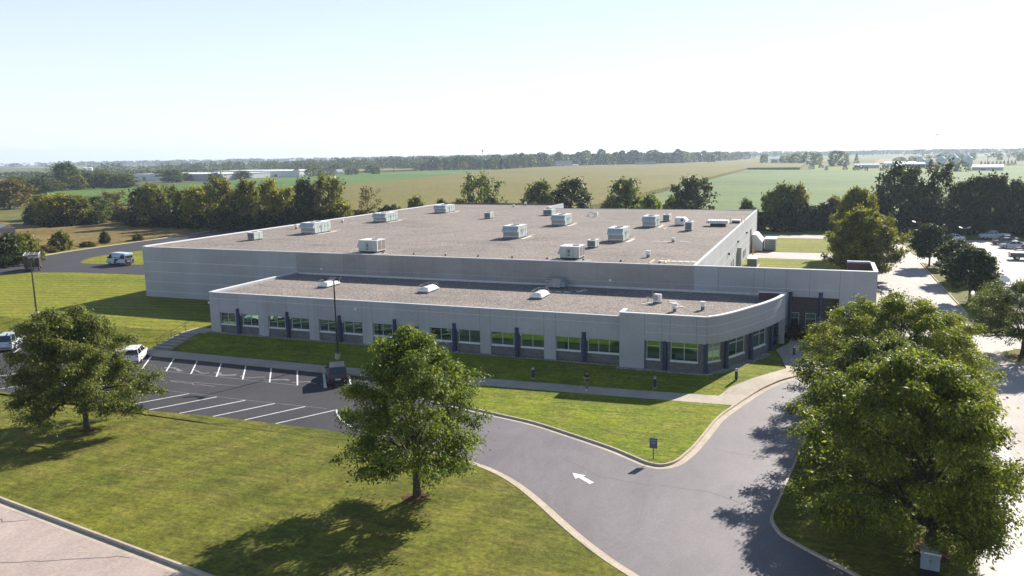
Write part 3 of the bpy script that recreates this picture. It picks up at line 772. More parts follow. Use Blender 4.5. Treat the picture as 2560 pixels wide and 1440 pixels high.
def curved_window(name, ia, ib, z0, z1, transom, door=False):
    a, b_ = np.array(inn2[ia]), np.array(inn2[ib]); t = (b_-a); L = np.linalg.norm(t); ang = math.atan2(t[1], t[0])
    o = bpy.data.objects.new(name, None)
    f = MB(); W = M['winframe'] if not door else M['bronze']; e = 0.055
    f.box(0, e, -0.06, 0.03, z0, z1, W); f.box(L-e, L, -0.06, 0.03, z0, z1, W); f.box(e, L-e, -0.06, 0.03, z0, z0+e, W); f.box(e, L-e, -0.06, 0.03, z1-e, z1, W)
    f.box(L/2-0.028, L/2+0.028, -0.058, 0.028, z0+e, z1-e, W)
    if transom: f.box(e, L-e, -0.056, 0.026, transom-0.03, transom+0.03, W)
    if not door: f.box(-0.05, L+0.05, -0.16, 0.02, z0-0.13, z0-0.002, M['coping'])
    ob = f.build(name, B)
    lo = wloc(B); ob.location = (a[0]-lo.x, a[1]-lo.y, 0); ob.rotation_euler = (0, 0, ang)
    g = MB(); g.box(0.02, L-0.02, -0.03, -0.015, z0+0.02, z1-0.02, M['glass']); g.build('pane', ob)
curved_window('bay_window', 1, 6, 1.0, 2.76, 2.25); curved_window('bay_window', 9, 14, 1.0, 2.76, 2.25); curved_window('bay_window', 17, 21, 1.0, 2.76, 2.25)
curved_window('glass_door', 24, 27, 0.13, 2.7, 2.2, True)
column(-12.85, YB_+0.2, 2.8); column(-9.15, YB_+0.25, 2.8)
for i in (8, 16, 23): p = offset(cvp, 0.22)[i]; column(p[0], p[1], 2.8)

# gravel bed along the foot of the wall (part of the setting)
g = [(-66.2, YO-0.55), (-17.3, YO-0.55), (-17.3, YB_-0.5), (-8.9, YB_-0.5)]+offset(cvp, -0.5)[1:22]+offset(cvp, 0.4)[1:22][::-1]+[(-9.1, YB_+0.5), (-66.2, YO+0.3)]
sheet('gravel_bed', g, 0.06, M['gravelbed'], skirt=0.1)

# items on the long right wall
d = MB(); d.box(-12.69, -12.62, 161.0, 164.0, 0.0, 4.5, M['door']); d.box(-12.70, -12.60, 160.8, 164.2, 4.5, 4.65, M['bronze']); bp(d, 'dock_door')
for y in (147.2, 150.4): d = MB(); d.box(-12.69, -12.64, y, y+1.1, 0.9, 2.2, M['black']); d.box(-12.69, -12.62, y-0.06, y+1.16, 0.84, 0.9, M['reveal']); bp(d, 'side_window')
d = MB(); d.box(-12.69, -12.05, 136.1, 136.8, 0.0, 4.05, M['galv']); bp(d, 'duct')
for y, z in ((135.6, 5.0), (122.0, 4.6), (152.0, 4.9)): d = MB(); d.box(-12.69, -12.4, y-0.15, y+0.15, z, z+0.3, M['bronze']); bp(d, 'wall_lantern')
for y in (118.0, 126.5, 129.5): d = MB(); d.cyl((-12.6, y, 0), (-12.6, y, 3.0), 0.06, 0.06, M['galv'], 8); bp(d, 'downspout')
d = MB(); d.box(-93.46, -93.31, 120, 121.2, 0, 2.1, M['door']); bp(d, 'side_door')

# skylights and vents are fixtures of the roof
for x in (-55.7, -42.1, -28.4):
    k = MB(); k.box(x-0.66, x+0.66, 79.7, 82.4, 4.478, 4.66, M['rtu_dark']); k.box(x-0.74, x+0.74, 79.62, 82.48, 4.66, 4.74, M['white'])
    o = bp(k, 'skylight')
    k = MB(); n = 8; vs = []; fs = []
    for j in range(n+1):
        a = math.pi*j/n; hx = math.cos(a)
        for yy in (0.0, 0.28, 2.42, 2.7):
            e = 0.35 if yy in (0.0, 2.7) else 1.0
            vs.append((x+0.68*hx*(0.96 if e < 1 else 1), 79.7+yy, 4.74+0.42*math.sin(a)*e))
    for j in range(n):
        for q in range(3): fs.append((4*j+q, 4*j+q+1, 4*j+q+5, 4*j+q+4))
    fs.append(tuple(4*j for j in range(n+1))); fs.append(tuple(4*j+3 for j in range(n+1))[::-1])
    k.add(vs, fs, M['dome']); lo = wloc(B); k.v = [(a-lo.x, b-lo.y, c-lo.z) for a, b, c in k.v]
    k.build('dome', o, smooth=False)
    k = MB()                                         # guard rail wires over the dome
    for yy in (79.75, 82.35): k.tube([(x-0.72, yy, 4.74), (x-0.5, yy, 5.35), (x+0.5, yy, 5.35), (x+0.72, yy, 4.74)], 0.018, M['galv'], 4)
    for xx in (-0.5, 0.5): k.tube([(x+xx, 79.75, 5.35), (x+xx, 82.35, 5.35)], 0.018, M['galv'], 4)
    k.v = [(a-lo.x, b-lo.y, c-lo.z) for a, b, c in k.v]; k.build('guard_rail', o)
def vent(x, y, z, h, r=0.24):
    k = MB(); k.cyl((x, y, z), (x, y, z+h*0.45), r*0.75, r*0.75, M['rtu_dark'], 12); k.cyl((x, y, z+h*0.4), (x, y, z+h*0.55), r*1.15, r*1.3, M['white'], 14)
    k.cyl((x, y, z+h*0.55), (x, y, z+h*0.95), r, r, M['white'], 14); k.cyl((x, y, z+h*0.95), (x, y, z+h), r*1.2, r*1.1, M['white'], 14)
    bp(k, 'roof_vent')
for x, y, h in ((-88.5,119.5,0.87),(-87.8,133.4,0.71),(-70.3,181.8,0.6),(-69.1,187.0,0.95),(-19.5,96.0,0.8),(-19.5,113.5,0.6)): vent(x, y, 7.3, h, 0.27)
vent(-13.0, 77.2, 4.478, 0.85); vent(-10.5, 78.8, 4.478, 0.85)
def pv(x0, x1, y0, y1, z0, z1, m='paver', n='roof_paver'):
    k = MB(); k.box(x0, x1, y0, y1, z0, z1, M[m]); bp(k, n)
for x, y in ((-22.6,113.2),(-20.9,113.2),(-18.5,113.3)): pv(x, x+1.2, y, y+0.5, 7.3, 7.34)
for q in range(6): pv(-17.6+q*0.75, -17.0+q*0.75, 92.2, 93.2, 7.3, 7.36)
for x, y in ((-16.9,79.9),(-16.6,80.6),(-14.3,81.3),(-13.9,80.6),(-13.3,79.6),(-14.5,82.3)): pv(x, x+0.75, y, y+0.45, 4.478, 4.53)
for x, y in ((-29.0,84.6),(-27.9,84.6),(-26.8,84.6),(-25.6,85.4),(-25.3,86.3)): pv(x, x+0.75, y, y+0.5, 4.478, 4.53)
for b_ in ((-18.3, -18.1, 90.3, 93.4, 7.3, 7.42), (-16.6, -16.45, 91.0, 94.0, 7.3, 7.42), (-24.3,-24.15,131.5,134,7.3,7.4)): pv(*b_, 'lumber', 'timber_sleeper')
for q in range(9): k = MB(); k.cyl((-54+4.6*q, 91.3, 7.3), (-54+4.6*q, 91.3, 7.5), 0.12, 0.1, M['bronze'], 8); bp(k, 'roof_drain')
k = MB(); k.box(-92, -13.2, 125.0, 125.12, 7.3, 7.315, M['paver']); k.box(-64, -16, 90.15, 90.25, 7.3, 7.312, M['lumber'])
bp(k, 'roof_seams')
# pale corner pavers on the low roof
k = MB(); k.box(-65.8, -63.0, 72.5, 73.6, 4.478, 4.50, M['paver']); bp(k, 'corner_pavers')

# steps up the bank with their rail
st = MB()
for i in range(6):
    y0 = 66.1+i*0.82; st.box(-69.3, -67.0, y0, y0+0.82, -1.3, -0.80+0.145*(i+1), M['walk']); st.box(-69.3, -67.0, y0-0.006, y0+0.10, -0.80+0.145*(i+1)-0.14, -0.80+0.145*(i+1)+0.003, M['joint'])  # dark strips over the risers imitate their shade, so the treads read
st.box(-69.3, -66.25, 71.02, 73.2, -0.6, 0.09, M['walk'])
tag(st.build('stairs'), 'concrete steps climbing the grass bank beside the office corner', 'stairs')
rl = empty('stair_railing', (-69.0, 66.2, -0.6), 0, 'dark metal handrail standing along the bank steps', 'railing')
q = MB(); q.tube([(0,0.0,0.75),(0,5.0,1.75),(0,5.5,1.75)], 0.03, M['bronze'], 6); q.tube([(0,0.0,0.4),(0,5.0,1.4)], 0.02, M['bronze'], 6); q.build('rail', rl)
for y in (0.3, 2.5, 4.7): q = MB(); q.cyl((0,y,-0.05+y*0.17),(0,y,0.8+y*0.2),0.025,0.025,M['bronze'],6); q.build('post', rl)
# ------------------------------------------------------------------ roof machinery
ZR = 7.30
def rtu_long(x, y, label, w=2.7, d=4.4, h=1.85, hoodcol=None):
    """air handler: hood towards -y, louvre below it, fans on top"""
    t = empty('rooftop_unit', (x, y, ZR), 0, label, 'rooftop unit', 'large rooftop air handlers')
    k = MB(); k.box(-w/2, w/2, 0, d, 0.18, h, M['rtu'])
    for q in range(1, 5): k.box(w/2, w/2+0.012, d*q/5-0.02, d*q/5+0.02, 0.25, h-0.05, M['rtu_dark'])
    for q in (0.28, 0.62, 0.83): k.box(w/2, w/2+0.03, d*q, d*q+0.1, h*0.55, h*0.7, M['rtu_dark'])
    k.box(-w/2, w/2, -0.02, 0, 0.2, h*0.52, M['galv']); k.box(-w/2+0.15, w/2-0.15, -0.035, -0.02, 0.32, 0.42, M['white'])
    k.box(-w/2-0.03, w/2+0.03, -0.03, d+0.03, h, h+0.05, M['coping']); k.build('cabinet', t)
    k = MB(); k.side([(0, h+0.02), (-0.55, h*0.66), (-0.55, h*0.56), (0, h*0.56)], -w/2, w/2, M['rtu_hood'], 'x'); k.build('intake_hood', t)
    k = MB(); k.box(-w/2+0.1, w/2-0.1, -0.3, d+0.1, 0.0, 0.18, M['rtu_dark']); k.build('base_rail', t)
    for q in (0.3, 0.62): k = MB(); k.cyl((0.1, d*q, h+0.05), (0.1, d*q, h+0.16), 0.5, 0.46, M['rtu_dark'], 16); k.build('fan', t)
    k = MB(); k.box(w/2+0.25, w/2+0.75, -0.2, d+0.9, 0.0, 0.04, M['paver']); k.build('walk_pad', t)
    k = MB(); k.tube([(w/2, d*0.9, 0.5), (w/2+0.25, d*0.9, 0.5), (w/2+0.25, d*0.9, 0.1), (w/2+0.3, d+2.6, 0.1)], 0.045, M['lumber'], 6); k.build('gas_pipe', t)
    k = MB(); k.tube([(w/2+0.02, d*0.4, 0.2), (w/2+0.06, d*0.4, h*0.8)], 0.03, M['galv'], 6); k.build('conduit', t)
    return t
rtu_long(-80.55, 112.0, 'pale green rooftop unit by the left roof edge, nearest of the three along it', 2.75, 4.7, 1.84)
rtu_long(-80.6, 135.6, 'pale green rooftop unit by the left roof edge, middle of the three there', 2.9, 4.6, 1.7)
rtu_long(-79.5, 160.0, 'pale green rooftop unit by the left roof edge, farthest of three', 2.85, 4.7, 1.7)
rtu_long(-43.95, 112.4, 'blue hooded rooftop unit standing alone in the middle of the big roof', 2.55, 3.6, 1.9)
rtu_long(-43.55, 134.7, 'blue hooded rooftop unit before a wide condenser near the far roof edge', 2.55, 4.2, 1.88)
rtu_long(-27.4, 111.5, 'blue hooded rooftop unit just behind a small dark condenser near the front edge', 2.25, 3.9, 1.95)
rtu_long(-27.3, 134.8, 'blue hooded rooftop unit beside a condenser and white cabinet near the right edge', 2.25, 3.7, 1.85)

def rtu_wide(x, y, label, w=2.85, d=2.2, h=1.65):
    t = empty('rooftop_unit', (x, y, ZR), 0, label, 'rooftop unit', 'wide rooftop units at the front edge')
    k = MB(); k.box(-w/2, w/2, 0, d, 0.22, h, M['rtu'])
    k.box(-0.3, 0.12, -0.012, 0, 0.4, h-0.2, M['galv']); k.box(-0.2, 0.0, -0.02, -0.012, 0.42, 0.6, M['rtu_dark']); k.box(-0.22, 0.05, -0.02, -0.012, 0.8, 1.2, M['rtu_dark'])
    for q in (-0.36, 0.45): k.box(q-0.012, q+0.012, -0.01, 0, 0.25, h-0.05, M['rtu_dark'])
    k.build('cabinet', t)
    k = MB(); k.box(w/2, w/2+0.02, 0.12, d-0.1, 0.4, h-0.1, M['coil']); k.box(w/2, w/2+0.03, d*0.52, d*0.52+0.06, 0.35, h-0.05, M['white']); k.box(w/2, w/2+0.03, 0, 0.12, 0.22, h, M['white']); k.build('coil', t)
    k = MB(); k.box(-w/2-0.04, w/2+0.04, -0.04, d+0.04, h, h+0.06, M['coping']); k.cyl((0.5, d*0.5, h+0.06), (0.5, d*0.5, h+0.15), 0.45, 0.42, M['rtu_dark'], 16); k.build('lid', t)
    k = MB(); k.side([(-w/2, h-0.15), (-w/2-0.35, h*0.45), (-w/2-0.35, h*0.4), (-w/2, h*0.4)], 0.05, d-0.05, M['rtu_hood']); k.build('intake_hood', t)
    k = MB(); k.box(-w/2+0.05, w/2-0.05, 0.06, d-0.06, 0.0, 0.22, M['black']); k.build('base_rail', t)
    k = MB(); k.box(w/2-0.3, w/2+1.6, -0.55, -0.1, 0.0, 0.04, M['paver']); k.box(-w/2-1.3, -w/2+0.5, -0.5, -0.1, 0, 0.04, M['paver']); k.build('walk_pad', t)
rtu_wide(-56.35, 91.4, 'wide grey green unit at the front roof edge on the left, brown end coil')
rtu_wide(-28.2, 91.5, 'wide grey green unit at the front roof edge on the right, near a dark condenser', 2.45, 2.4, 1.55)

def condenser(x, y, w, d, h, label, m='rtu', z=ZR, dark=True):
    t = empty('condenser_unit', (x, y, z), 0, label, 'condenser', 'small condensers on the roof')
    k = MB(); k.box(0, w, 0, d, 0.16, h, M[m]); k.box(-0.02, w+0.02, -0.02, d+0.02, h, h+0.05, M['coping']); k.build('cabinet', t)
    k = MB()
    if dark:
        k.box(0.1, w-0.1, -0.02, 0, 0.28, h-0.1, M['rtu_dark']); k.build('front_grille', t); k = MB()
    k.box(w, w+0.015, d*0.55, d*0.6, 0.2, h, M['rtu_dark']); k.build('side_grille', t); k = MB(); k.cyl((w/2, d*0.5, h+0.05), (w/2, d*0.5, h+0.13), w*0.36, w*0.33, M['rtu_dark'], 14); k.build('fan_grille', t)
    k = MB(); k.box(0.08, w-0.08, 0.08, d-0.08, 0, 0.16, M['black']); k.build('base_rail', t)
    return t
condenser(-84.2, 101.1, 1.3, 2.1, 1.2, 'small grey condenser close to the left roof edge, in front of the green units')
condenser(-63.3, 147.3, 1.3, 1.9, 1.2, 'small grey condenser alone in the back middle of the roof')
condenser(-54.2, 157.3, 1.9, 2.6, 1.2, 'wide condenser farthest back, beside the step in the rear parapet')
condenser(-29.35, 103.4, 1.15, 1.9, 1.05, 'small dark fronted condenser behind the wide unit at the front edge', 'rtu')
condenser(-27.2, 147.0, 1.2, 2.2, 1.25, 'condenser behind a blue hooded unit near the right edge')
condenser(-20.4, 129.6, 1.1, 2.2, 1.45, 'condenser with white lid in front of a white cabinet near the right edge', 'rtu')
t = empty('exhaust_cabinet', (-23.7, 139.3, ZR), 0, 'white fan cabinet with a slanted hood near the right roof edge', 'exhaust cabinet')
k = MB(); k.box(0, 1.55, 0, 2.0, 0.15, 1.4, M['white']); k.box(1.05, 1.4, -0.015, 0, 0.75, 1.15, M['black']); k.build('cabinet', t)
k = MB(); k.side([(1.55, 1.4), (2.05, 0.85), (2.05, 0.75), (1.55, 0.75)], 0.1, 1.9, M['white']); k.build('hood', t)
k = MB(); k.box(0.08, 1.47, 0.05, 1.9, 0, 0.15, M['black']); k.build('base_rail', t)
t = empty('louvre_penthouse', (-17.6, 139.0, ZR), 0, 'long white overhanging louvred ventilator near the right roof edge', 'ventilator')
k = MB(); k.box(0, 2.5, 0, 1.6, 0, 0.5, M['black']); k.build('curb', t)
k = MB(); k.box(-0.6, 3.0, -0.35, 1.95, 0.5, 0.98, M['white'])
for q in range(12): k.box(-0.55+q*0.3, -0.5+q*0.3, -0.37, -0.35, 0.52, 0.96, M['rtu_dark'])
for q in range(7): k.box(-0.5+q*0.5, -0.2+q*0.5, -0.3, 1.9, 0.98, 1.04, M['coping'])
k.build('hood', t)
t = empty('roof_hatch', (-14.7, 146.0, ZR), 0, 'white roof hatch with pale yellow guard rails at the right roof edge', 'roof hatch')
k = MB(); k.box(0, 1.3, 0, 1.3, 0, 0.35, M['bronze']); k.build('curb', t)
k = MB(); k.box(-0.08, 1.38, -0.08, 1.38, 0.35, 0.55, M['white']); k.build('lid', t)
k = MB()
for x0, x1 in ((-0.9, -0.5), (1.7, 2.1)):
    k.tube([(x0, -0.3, 0), (x0, -0.3, 1.05), (x1, 1.5, 1.05), (x1, 1.5, 0)], 0.04, M['lumber'], 6); k.tube([(x0, -0.3, 0.5), (x1, 1.5, 0.5)], 0.03, M['lumber'], 6)
k.build('guard_rail', t)
t = empty('pipe_unit', (-44.0, 155.9, ZR), 0, 'white pump with an arched pipe and cabinet far back on the roof', 'pump')
k = MB(); k.box(1.2, 1.9, 0, 0.6, 0.2, 0.9, M['white']); k.build('cabinet', t)
k = MB(); k.cyl((0, 0.2, 0.05), (0, 0.2, 0.6), 0.28, 0.28, M['white'], 12); k.build('tank', t)
k = MB(); k.tube([(0.05, 0.2, 0.6), (0.2, 0.2, 0.9), (0.6, 0.2, 0.95), (0.9, 0.2, 0.7), (1.2, 0.2, 0.4)], 0.05, M['black'], 6); k.build('pipe', t)
k = MB(); k.box(0.4, 2.6, -0.2, 0.1, 0, 0.04, M['paver']); k.build('walk_pad', t)
# on the office roof
t = empty('split_unit', (-15.65, 81.1, 4.478), R(-14), 'white slim heat pump with piping on the office roof', 'heat pump')
k = MB(); k.box(-0.2, 0.55, 0, 0.42, 0.1, 0.95, M['white']); k.build('cabinet', t)
k = MB(); k.cyl((-0.0, -0.01, 0.55), (-0.0, -0.03, 0.55), 0.3, 0.3, M['galv'], 14); k.build('fan_grille', t)
k = MB(); k.tube([(-0.3, 0.2, 0.1), (-0.4, 0.2, 1.15)], 0.04, M['galv'], 6); k.tube([(-0.9, 0.2, 0.45), (-0.35, 0.25, 0.6), (-0.25, 0.25, 0.55)], 0.035, M['galv'], 6); k.box(-1.15, -0.8, 0.1, 0.3, 0.4, 0.5, M['galv']); k.cyl((-0.95,0.2,0),(-0.95,0.2,0.42),0.03,0.03,M['bronze'],6); k.build('pipe', t)
k = MB(); k.box(-0.25, 0.6, 0.02, 0.4, 0, 0.1, M['black']); k.build('base_rail', t)
t = empty('rooftop_unit', (-28.65, 87.35, 4.478), 0, 'grey rooftop unit in the shade against the hall wall, above the right skylight', 'rooftop unit')
k = MB(); k.box(-1.05, 0.75, -0.6, 0.9, 0.15, 1.15, M['grey']); k.box(-0.9, -0.2, -0.62, -0.6, 1.0, 1.07, M['black']); k.box(-0.9, -0.6, -0.62, -0.6, 0.7, 0.78, M['black']); k.box(0.0,0.06,-0.62,-0.6,0.3,0.6,M['white']); k.build('cabinet', t)
k = MB(); k.side([(0.75, 1.1), (1.25, 0.65), (1.3, 0.2), (0.75, 0.2)], -0.5, 0.8, M['greyblue']); k.build('intake_hood', t)
k = MB(); k.box(-1.0, 0.7, -0.55, 0.85, 0, 0.15, M['black']); k.build('base_rail', t)

# ------------------------------------------------------------------ vehicles (built facing +x, origin on the ground amidships)
def wheels(t, xs, half, r=0.34):
    for x in xs:
        for s in (-1, 1):
            k = MB(); y0, y1 = s*(half-0.20), s*(half+0.01)
            k.cyl((x, y0, r), (x, y1, r), r, r, M['tyre'], 18); w = k.build('wheel', t)
            k = MB(); k.cyl((x, y1, r), (x, y1+s*0.012, r), r*0.62, r*0.58, M['rim'], 12); k.build('rim', w)

def loft(mb, secs, mats):
    """secs: list of (x, [(y,z)...]) half sections mirrored in y; mats: one per face row"""
    rows = []
    for x, hs in secs:
        ring = [(x, y, z) for y, z in hs]+[(x, -y, z) for y, z in hs[::-1]]
        rows.append(ring)
    n = len(rows[0])
    for a, b in zip(rows, rows[1:]):
        for i in range(n-1):
            mb.add([a[i], b[i], b[i+1], a[i+1]], [(0, 1, 2, 3)], mats)
    mb.add(rows[0], [tuple(range(n))], mats); mb.add(rows[-1], [tuple(range(n))[::-1]], mats)

def car(name, L, W, prof, cabin, col, label, cat, loc, rz, group=None, roofcol=None, tail='std', wb=None, hatch=False, r=0.34):
    """prof: [(x, ztop)] bonnet/boot line of the lower body; cabin: (xb0, xt0, xt1, xb1, zbelt, zroof)"""
    t = empty(name, loc, rz, label, cat, group)
    h = W/2
    k = MB(); secs = []
    for x, zt in prof:
        e = min(1.0, (L/2-abs(x))/0.35+0.0); in_ = 0.10*(1-max(0, min(1, e)))
        secs.append((x, [(h*0.93-in_, 0.24), (h-in_, 0.40), (h-in_*1.0, zt*0.72), (h*0.95-in_, zt-0.06), (h*0.86-in_, zt)]))
    loft(k, secs, M['carpaint']); b = k.build('body', t, bevel=0.0); b.color = (*col, 1)
    xb0, xt0, xt1, xb1, zb, zr_ = cabin
    hb, ht = h*0.90, h*0.72
    k = MB(); q = [(xt0, -ht), (xt1, -ht), (xt1, ht), (xt0, ht)]; n_ = 0.06
    k.add([(x, y, zr_-n_) for x, y in q]+[(x+(0.09 if x == xt0 else -0.09), y*0.9, zr_) for x, y in q],
          [(4, 5, 6, 7), (0, 1, 5, 4), (1, 2, 6, 5), (2, 3, 7, 6), (3, 0, 4, 7)], M['carpaint'])
    g0 = (0.12, 0.0)
    for (xa, xbb) in ((xb0, xt0), (xb1, xt1)):            # corner pillars
        for s in (-1, 1): k.tube([(xa, s*hb, zb-0.03), (xbb, s*ht, zr_-n_)], 0.045, M['carpaint'], 6)
    xm = (xt0+xt1)/2-0.05
    for s in (-1, 1): k.tube([(xm, s*(hb), zb-0.03), (xm, s*ht, zr_-n_)], 0.05, M['carpaint'], 6)
    o = k.build('roof', t); o.color = (*(roofcol or col), 1)
    zt_ = zr_-n_+0.005
    k = MB(); k.add([(xb1, -hb, zb), (xb1, hb, zb), (xt1, ht, zt_), (xt1, -ht, zt_)], [(0, 1, 2, 3)], M['carglass']); k.build('windscreen', t)
    if not hatch:
        k = MB(); k.add([(xb0, hb, zb), (xb0, -hb, zb), (xt0, -ht, zt_), (xt0, ht, zt_)], [(0, 1, 2, 3)], M['carglass']); k.build('rear_window', t)
    for s in (-1, 1):
        k = MB(); k.add([(xb0, s*hb, zb), (xb1, s*hb, zb), (xt1, s*ht, zt_), (xt0, s*ht, zt_)], [(0, 1, 2, 3)], M['carglass']); k.build('side_window', t)
        k = MB(); zf = prof[-2][1]; k.box(L/2-0.24, L/2-0.03, s*(h-0.5)-0.19, s*(h-0.5)+0.19, zf*0.74, zf*0.9, M['lampclear']); k.build('headlight', t)
        zf = prof[1][1]; k = MB(); k.box(-L/2+0.02, -L/2+0.16, s*(h-0.26)-0.14, s*(h-0.26)+0.14, zf*0.70, zf*0.93, M['lampred']); k.build('tail_light', t)
        k = MB(); k.box(xb1-0.35, xb1-0.2, s*(h+0.02)-0.09, s*(h+0.02)+0.09, zb+0.02, zb+0.16, M['carpaint']); o = k.build('mirror', t); o.color = (*col, 1)
    k = MB(); k.box(-L/2-0.01, -L/2+0.05, -0.26, 0.26, 0.62, 0.75, M['plate']); k.build('number_plate', t)
    k = MB(); k.box(-L/2+0.1, L/2-0.1, -h*0.9, h*0.9, 0.18, 0.26, M['black']); k.box(L/2-0.12, L/2+0.01, -h*0.62, h*0.62, 0.4, 0.58, M['black']); k.box(-L/2-0.01, -L/2+0.1, -h*0.8, h*0.8, 0.33, 0.45, M['black']); k.build('bumper_trim', t)
    wbx = wb or (-L*0.29, L*0.30); wheels(t, wbx, h, r)
    return t
def suv_prof(L, zt=1.05): return [(-L/2, 0.80), (-L/2+0.08, zt), (-L*0.2, zt+0.01), (L*0.16, zt), (L*0.40, zt-0.10), (L/2-0.12, zt-0.22), (L/2, 0.62)]
def sedan_prof(L): return [(-L/2, 0.72), (-L/2+0.12, 0.98), (-L*0.26, 1.0), (L*0.17, 0.95), (L*0.40, 0.84), (L/2-0.12, 0.72), (L/2, 0.52)]
SUVC = lambda L, H=1.72: (-L/2+0.10, -L/2+0.42, L*0.06, L*0.20, 1.04, H)
SEDC = lambda L, H=1.45: (-L*0.38, -L*0.19, L*0.05, L*0.24, 0.96, H)

LOT = -0.94
car('suv', 4.75, 1.95, suv_prof(4.75, 1.10), SUVC(4.75, 1.75), (0.02,0.022,0.028), 'black SUV parked alone near the lamp post, tail to the camera', 'car', (-42.25, 61.95, -0.90), R(126), r=0.37)
t = car('hatchback', 4.5, 1.85, suv_prof(4.5, 1.02), SUVC(4.5, 1.62), (0.72,0.72,0.73), 'white hatchback with its tailgate raised at the end of the row by the steps', 'car', (-67.3, 61.8, LOT), R(124), hatch=True)
k = MB(); k.add([(-1.82,-0.66,1.58),(-1.82,0.66,1.58),(-3.0,0.62,1.75),(-3.0,-0.62,1.75),(-1.82,-0.66,1.66),(-1.82,0.66,1.66),(-3.0,0.62,1.82),(-3.0,-0.62,1.82)], [(0,1,2,3),(4,7,6,5),(0,3,7,4),(3,2,6,7),(2,1,5,6)], M['carpaint']); o = k.build('tailgate', t); o.color = (0.72,0.72,0.73,1)
k = MB(); k.box(-2.1, -0.8, -0.75, 0.75, 0.5, 1.0, M['black']); k.build('boot_interior', t)
car('suv', 4.7, 1.9, suv_prof(4.7, 1.08), SUVC(4.7, 1.78), (0.40,0.44,0.52), 'silver blue SUV half hidden by the tree at the left edge of the lot', 'car', (-86.2, 61.9, LOT), R(126), r=0.37)

# delivery van, white flanks with dark graphics
t = empty('delivery_van', (-126.9, 115.1, 0.05), R(171), 'white van with dark blue swoosh and red tail parked on the service road', 'van')
WH = (0.50,0.62,0.74)
k = MB()
secs = []
for x, zt, hw, ht in ((-2.95,2.25,0.98,0.86),(-2.85,2.38,1.0,0.88),(-1.0,2.42,1.0,0.88),(1.25,2.40,1.0,0.88),(1.65,2.25,1.0,0.86),(2.25,1.35,0.99,0.92),(2.85,1.05,0.96,0.88),(3.0,0.7,0.9,0.84)):
    secs.append((x, [(hw*0.96, 0.32), (hw, 0.55), (hw, min(zt-0.1, 1.1)), (ht+0.02, zt-0.08), (ht*0.9, zt)]))
loft(k, secs, M['carpaint']); o = k.build('body', t); o.color = (*WH, 1)
for s in (-1, 1):
    k = MB(); y = s*1.004
    k.add([(1.0, y, 1.35), (2.1, y, 1.28), (1.66, s*0.955, 2.05), (1.1, s*0.955, 2.1)], [(0, 1, 2, 3)], M['carglass']); k.build('side_window', t)
    k = MB(); k.add([(-2.9,y,0.36),(0.55,y,0.36),(0.35,y,0.95),(0.05,y,1.3),(-1.3,y,1.3),(-1.9,s*0.965,2.1),(-2.9,s*0.965,2.1)], [(0,1,2,3,4,5,6)], M['navy'])
    for q in range(7): k.box(0.72-q*0.36, 0.92-q*0.36, min(y, y+s*0.004)-0.0, max(y, y+s*0.004), 1.42, 1.56, M['navy'])
    k.build('graphics', t)
    k = MB(); k.box(-2.98, -2.9, s*0.85-0.1, s*0.85+0.1, 0.7, 1.3, M['lampred']); k.build('tail_light', t)
    k = MB(); k.box(2.72, 2.95, s*0.68-0.16, s*0.68+0.16, 0.75, 0.98, M['lampclear']); k.build('headlight', t)
    k = MB(); k.box(2.0, 2.15, s*1.1-0.1, s*1.1+0.1, 1.3, 1.6, M['black']); k.build('mirror', t)
k = MB(); k.add([(1.69,-0.84,2.2),(1.69,0.84,2.2),(2.28,0.9,1.38),(2.28,-0.9,1.38)], [(0,3,2,1)], M['carglass']); k.build('windscreen', t)
k = MB(); k.box(-2.99, -2.955, -0.82, 0.82, 0.45, 1.25, M['darkred']); k.box(-3.0, -2.96, -0.75, 0.75, 1.45, 1.95, M['carglass']); k.box(-3.01,-2.99,-0.5,0.5,0.8,0.95,M['white']); k.build('rear_door', t)
k = MB(); k.box(-3.05, -2.85, -0.95, 0.95, 0.35, 0.5, M['black']); k.box(2.85, 3.05, -0.9, 0.9, 0.35, 0.6, M['black']); k.build('bumper', t)
wheels(t, (-1.75, 1.95), 0.98, 0.36)

# dark utility truck seen from behind
t = empty('utility_truck', (-137.6, 105.0, 0.05), R(138), 'dark tall utility truck with a pale ladder rack behind the left lamp post', 'truck')
k = MB(); k.box(-2.9, 1.2, -1.25, 1.25, 0.75, 2.5, M['bronze']); k.box(-2.93,-2.9,-1.1,1.1,0.9,1.6,M['black'])
for y in (-0.42, 0.42): k.box(-2.94,-2.9,y-0.02,y+0.02,0.9,2.4,M['rtu_dark'])
k.build('box_body', t)
k = MB(); k.side([(1.25,0.7),(3.1,0.7),(3.1,1.35),(2.5,1.5),(2.05,2.35),(1.25,2.4)], -1.1, 1.1, M['bronze']); k.build('cab', t)
k = MB(); k.add([(2.53,-1.0,1.52),(2.53,1.0,1.52),(2.09,0.95,2.32),(2.09,-0.95,2.32)], [(0,1,2,3)], M['carglass']); k.build('windscreen', t)
for s in (-1,1): k = MB(); k.add([(1.4,s*1.105,1.5),(2.45,s*1.105,1.5),(2.05,s*1.105,2.25),(1.4,s*1.105,2.25)], [(0,1,2,3)], M['carglass']); k.build('side_window', t)
k = MB()
for x in (-2.8, -1.0, 1.0):
    k.tube([(x,-1.2,2.5),(x,-1.2,3.1),(x,1.2,3.1),(x,1.2,2.5)], 0.05, M['white'], 6)
for y in (-1.2, -0.4, 0.5, 1.2): k.tube([(-2.9,y,3.13),(2.4,y,3.13)], 0.045, M['white'] if abs(y) > 1 else M['galv'], 6)
k.build('ladder_rack', t)
for s in (-1,1): k = MB(); k.box(-2.96,-2.9,s*1.1-0.1,s*1.1+0.1,0.8,1.0,M['lampred']); k.build('tail_light', t)
wheels(t, (-1.6, 2.3), 1.12, 0.45)

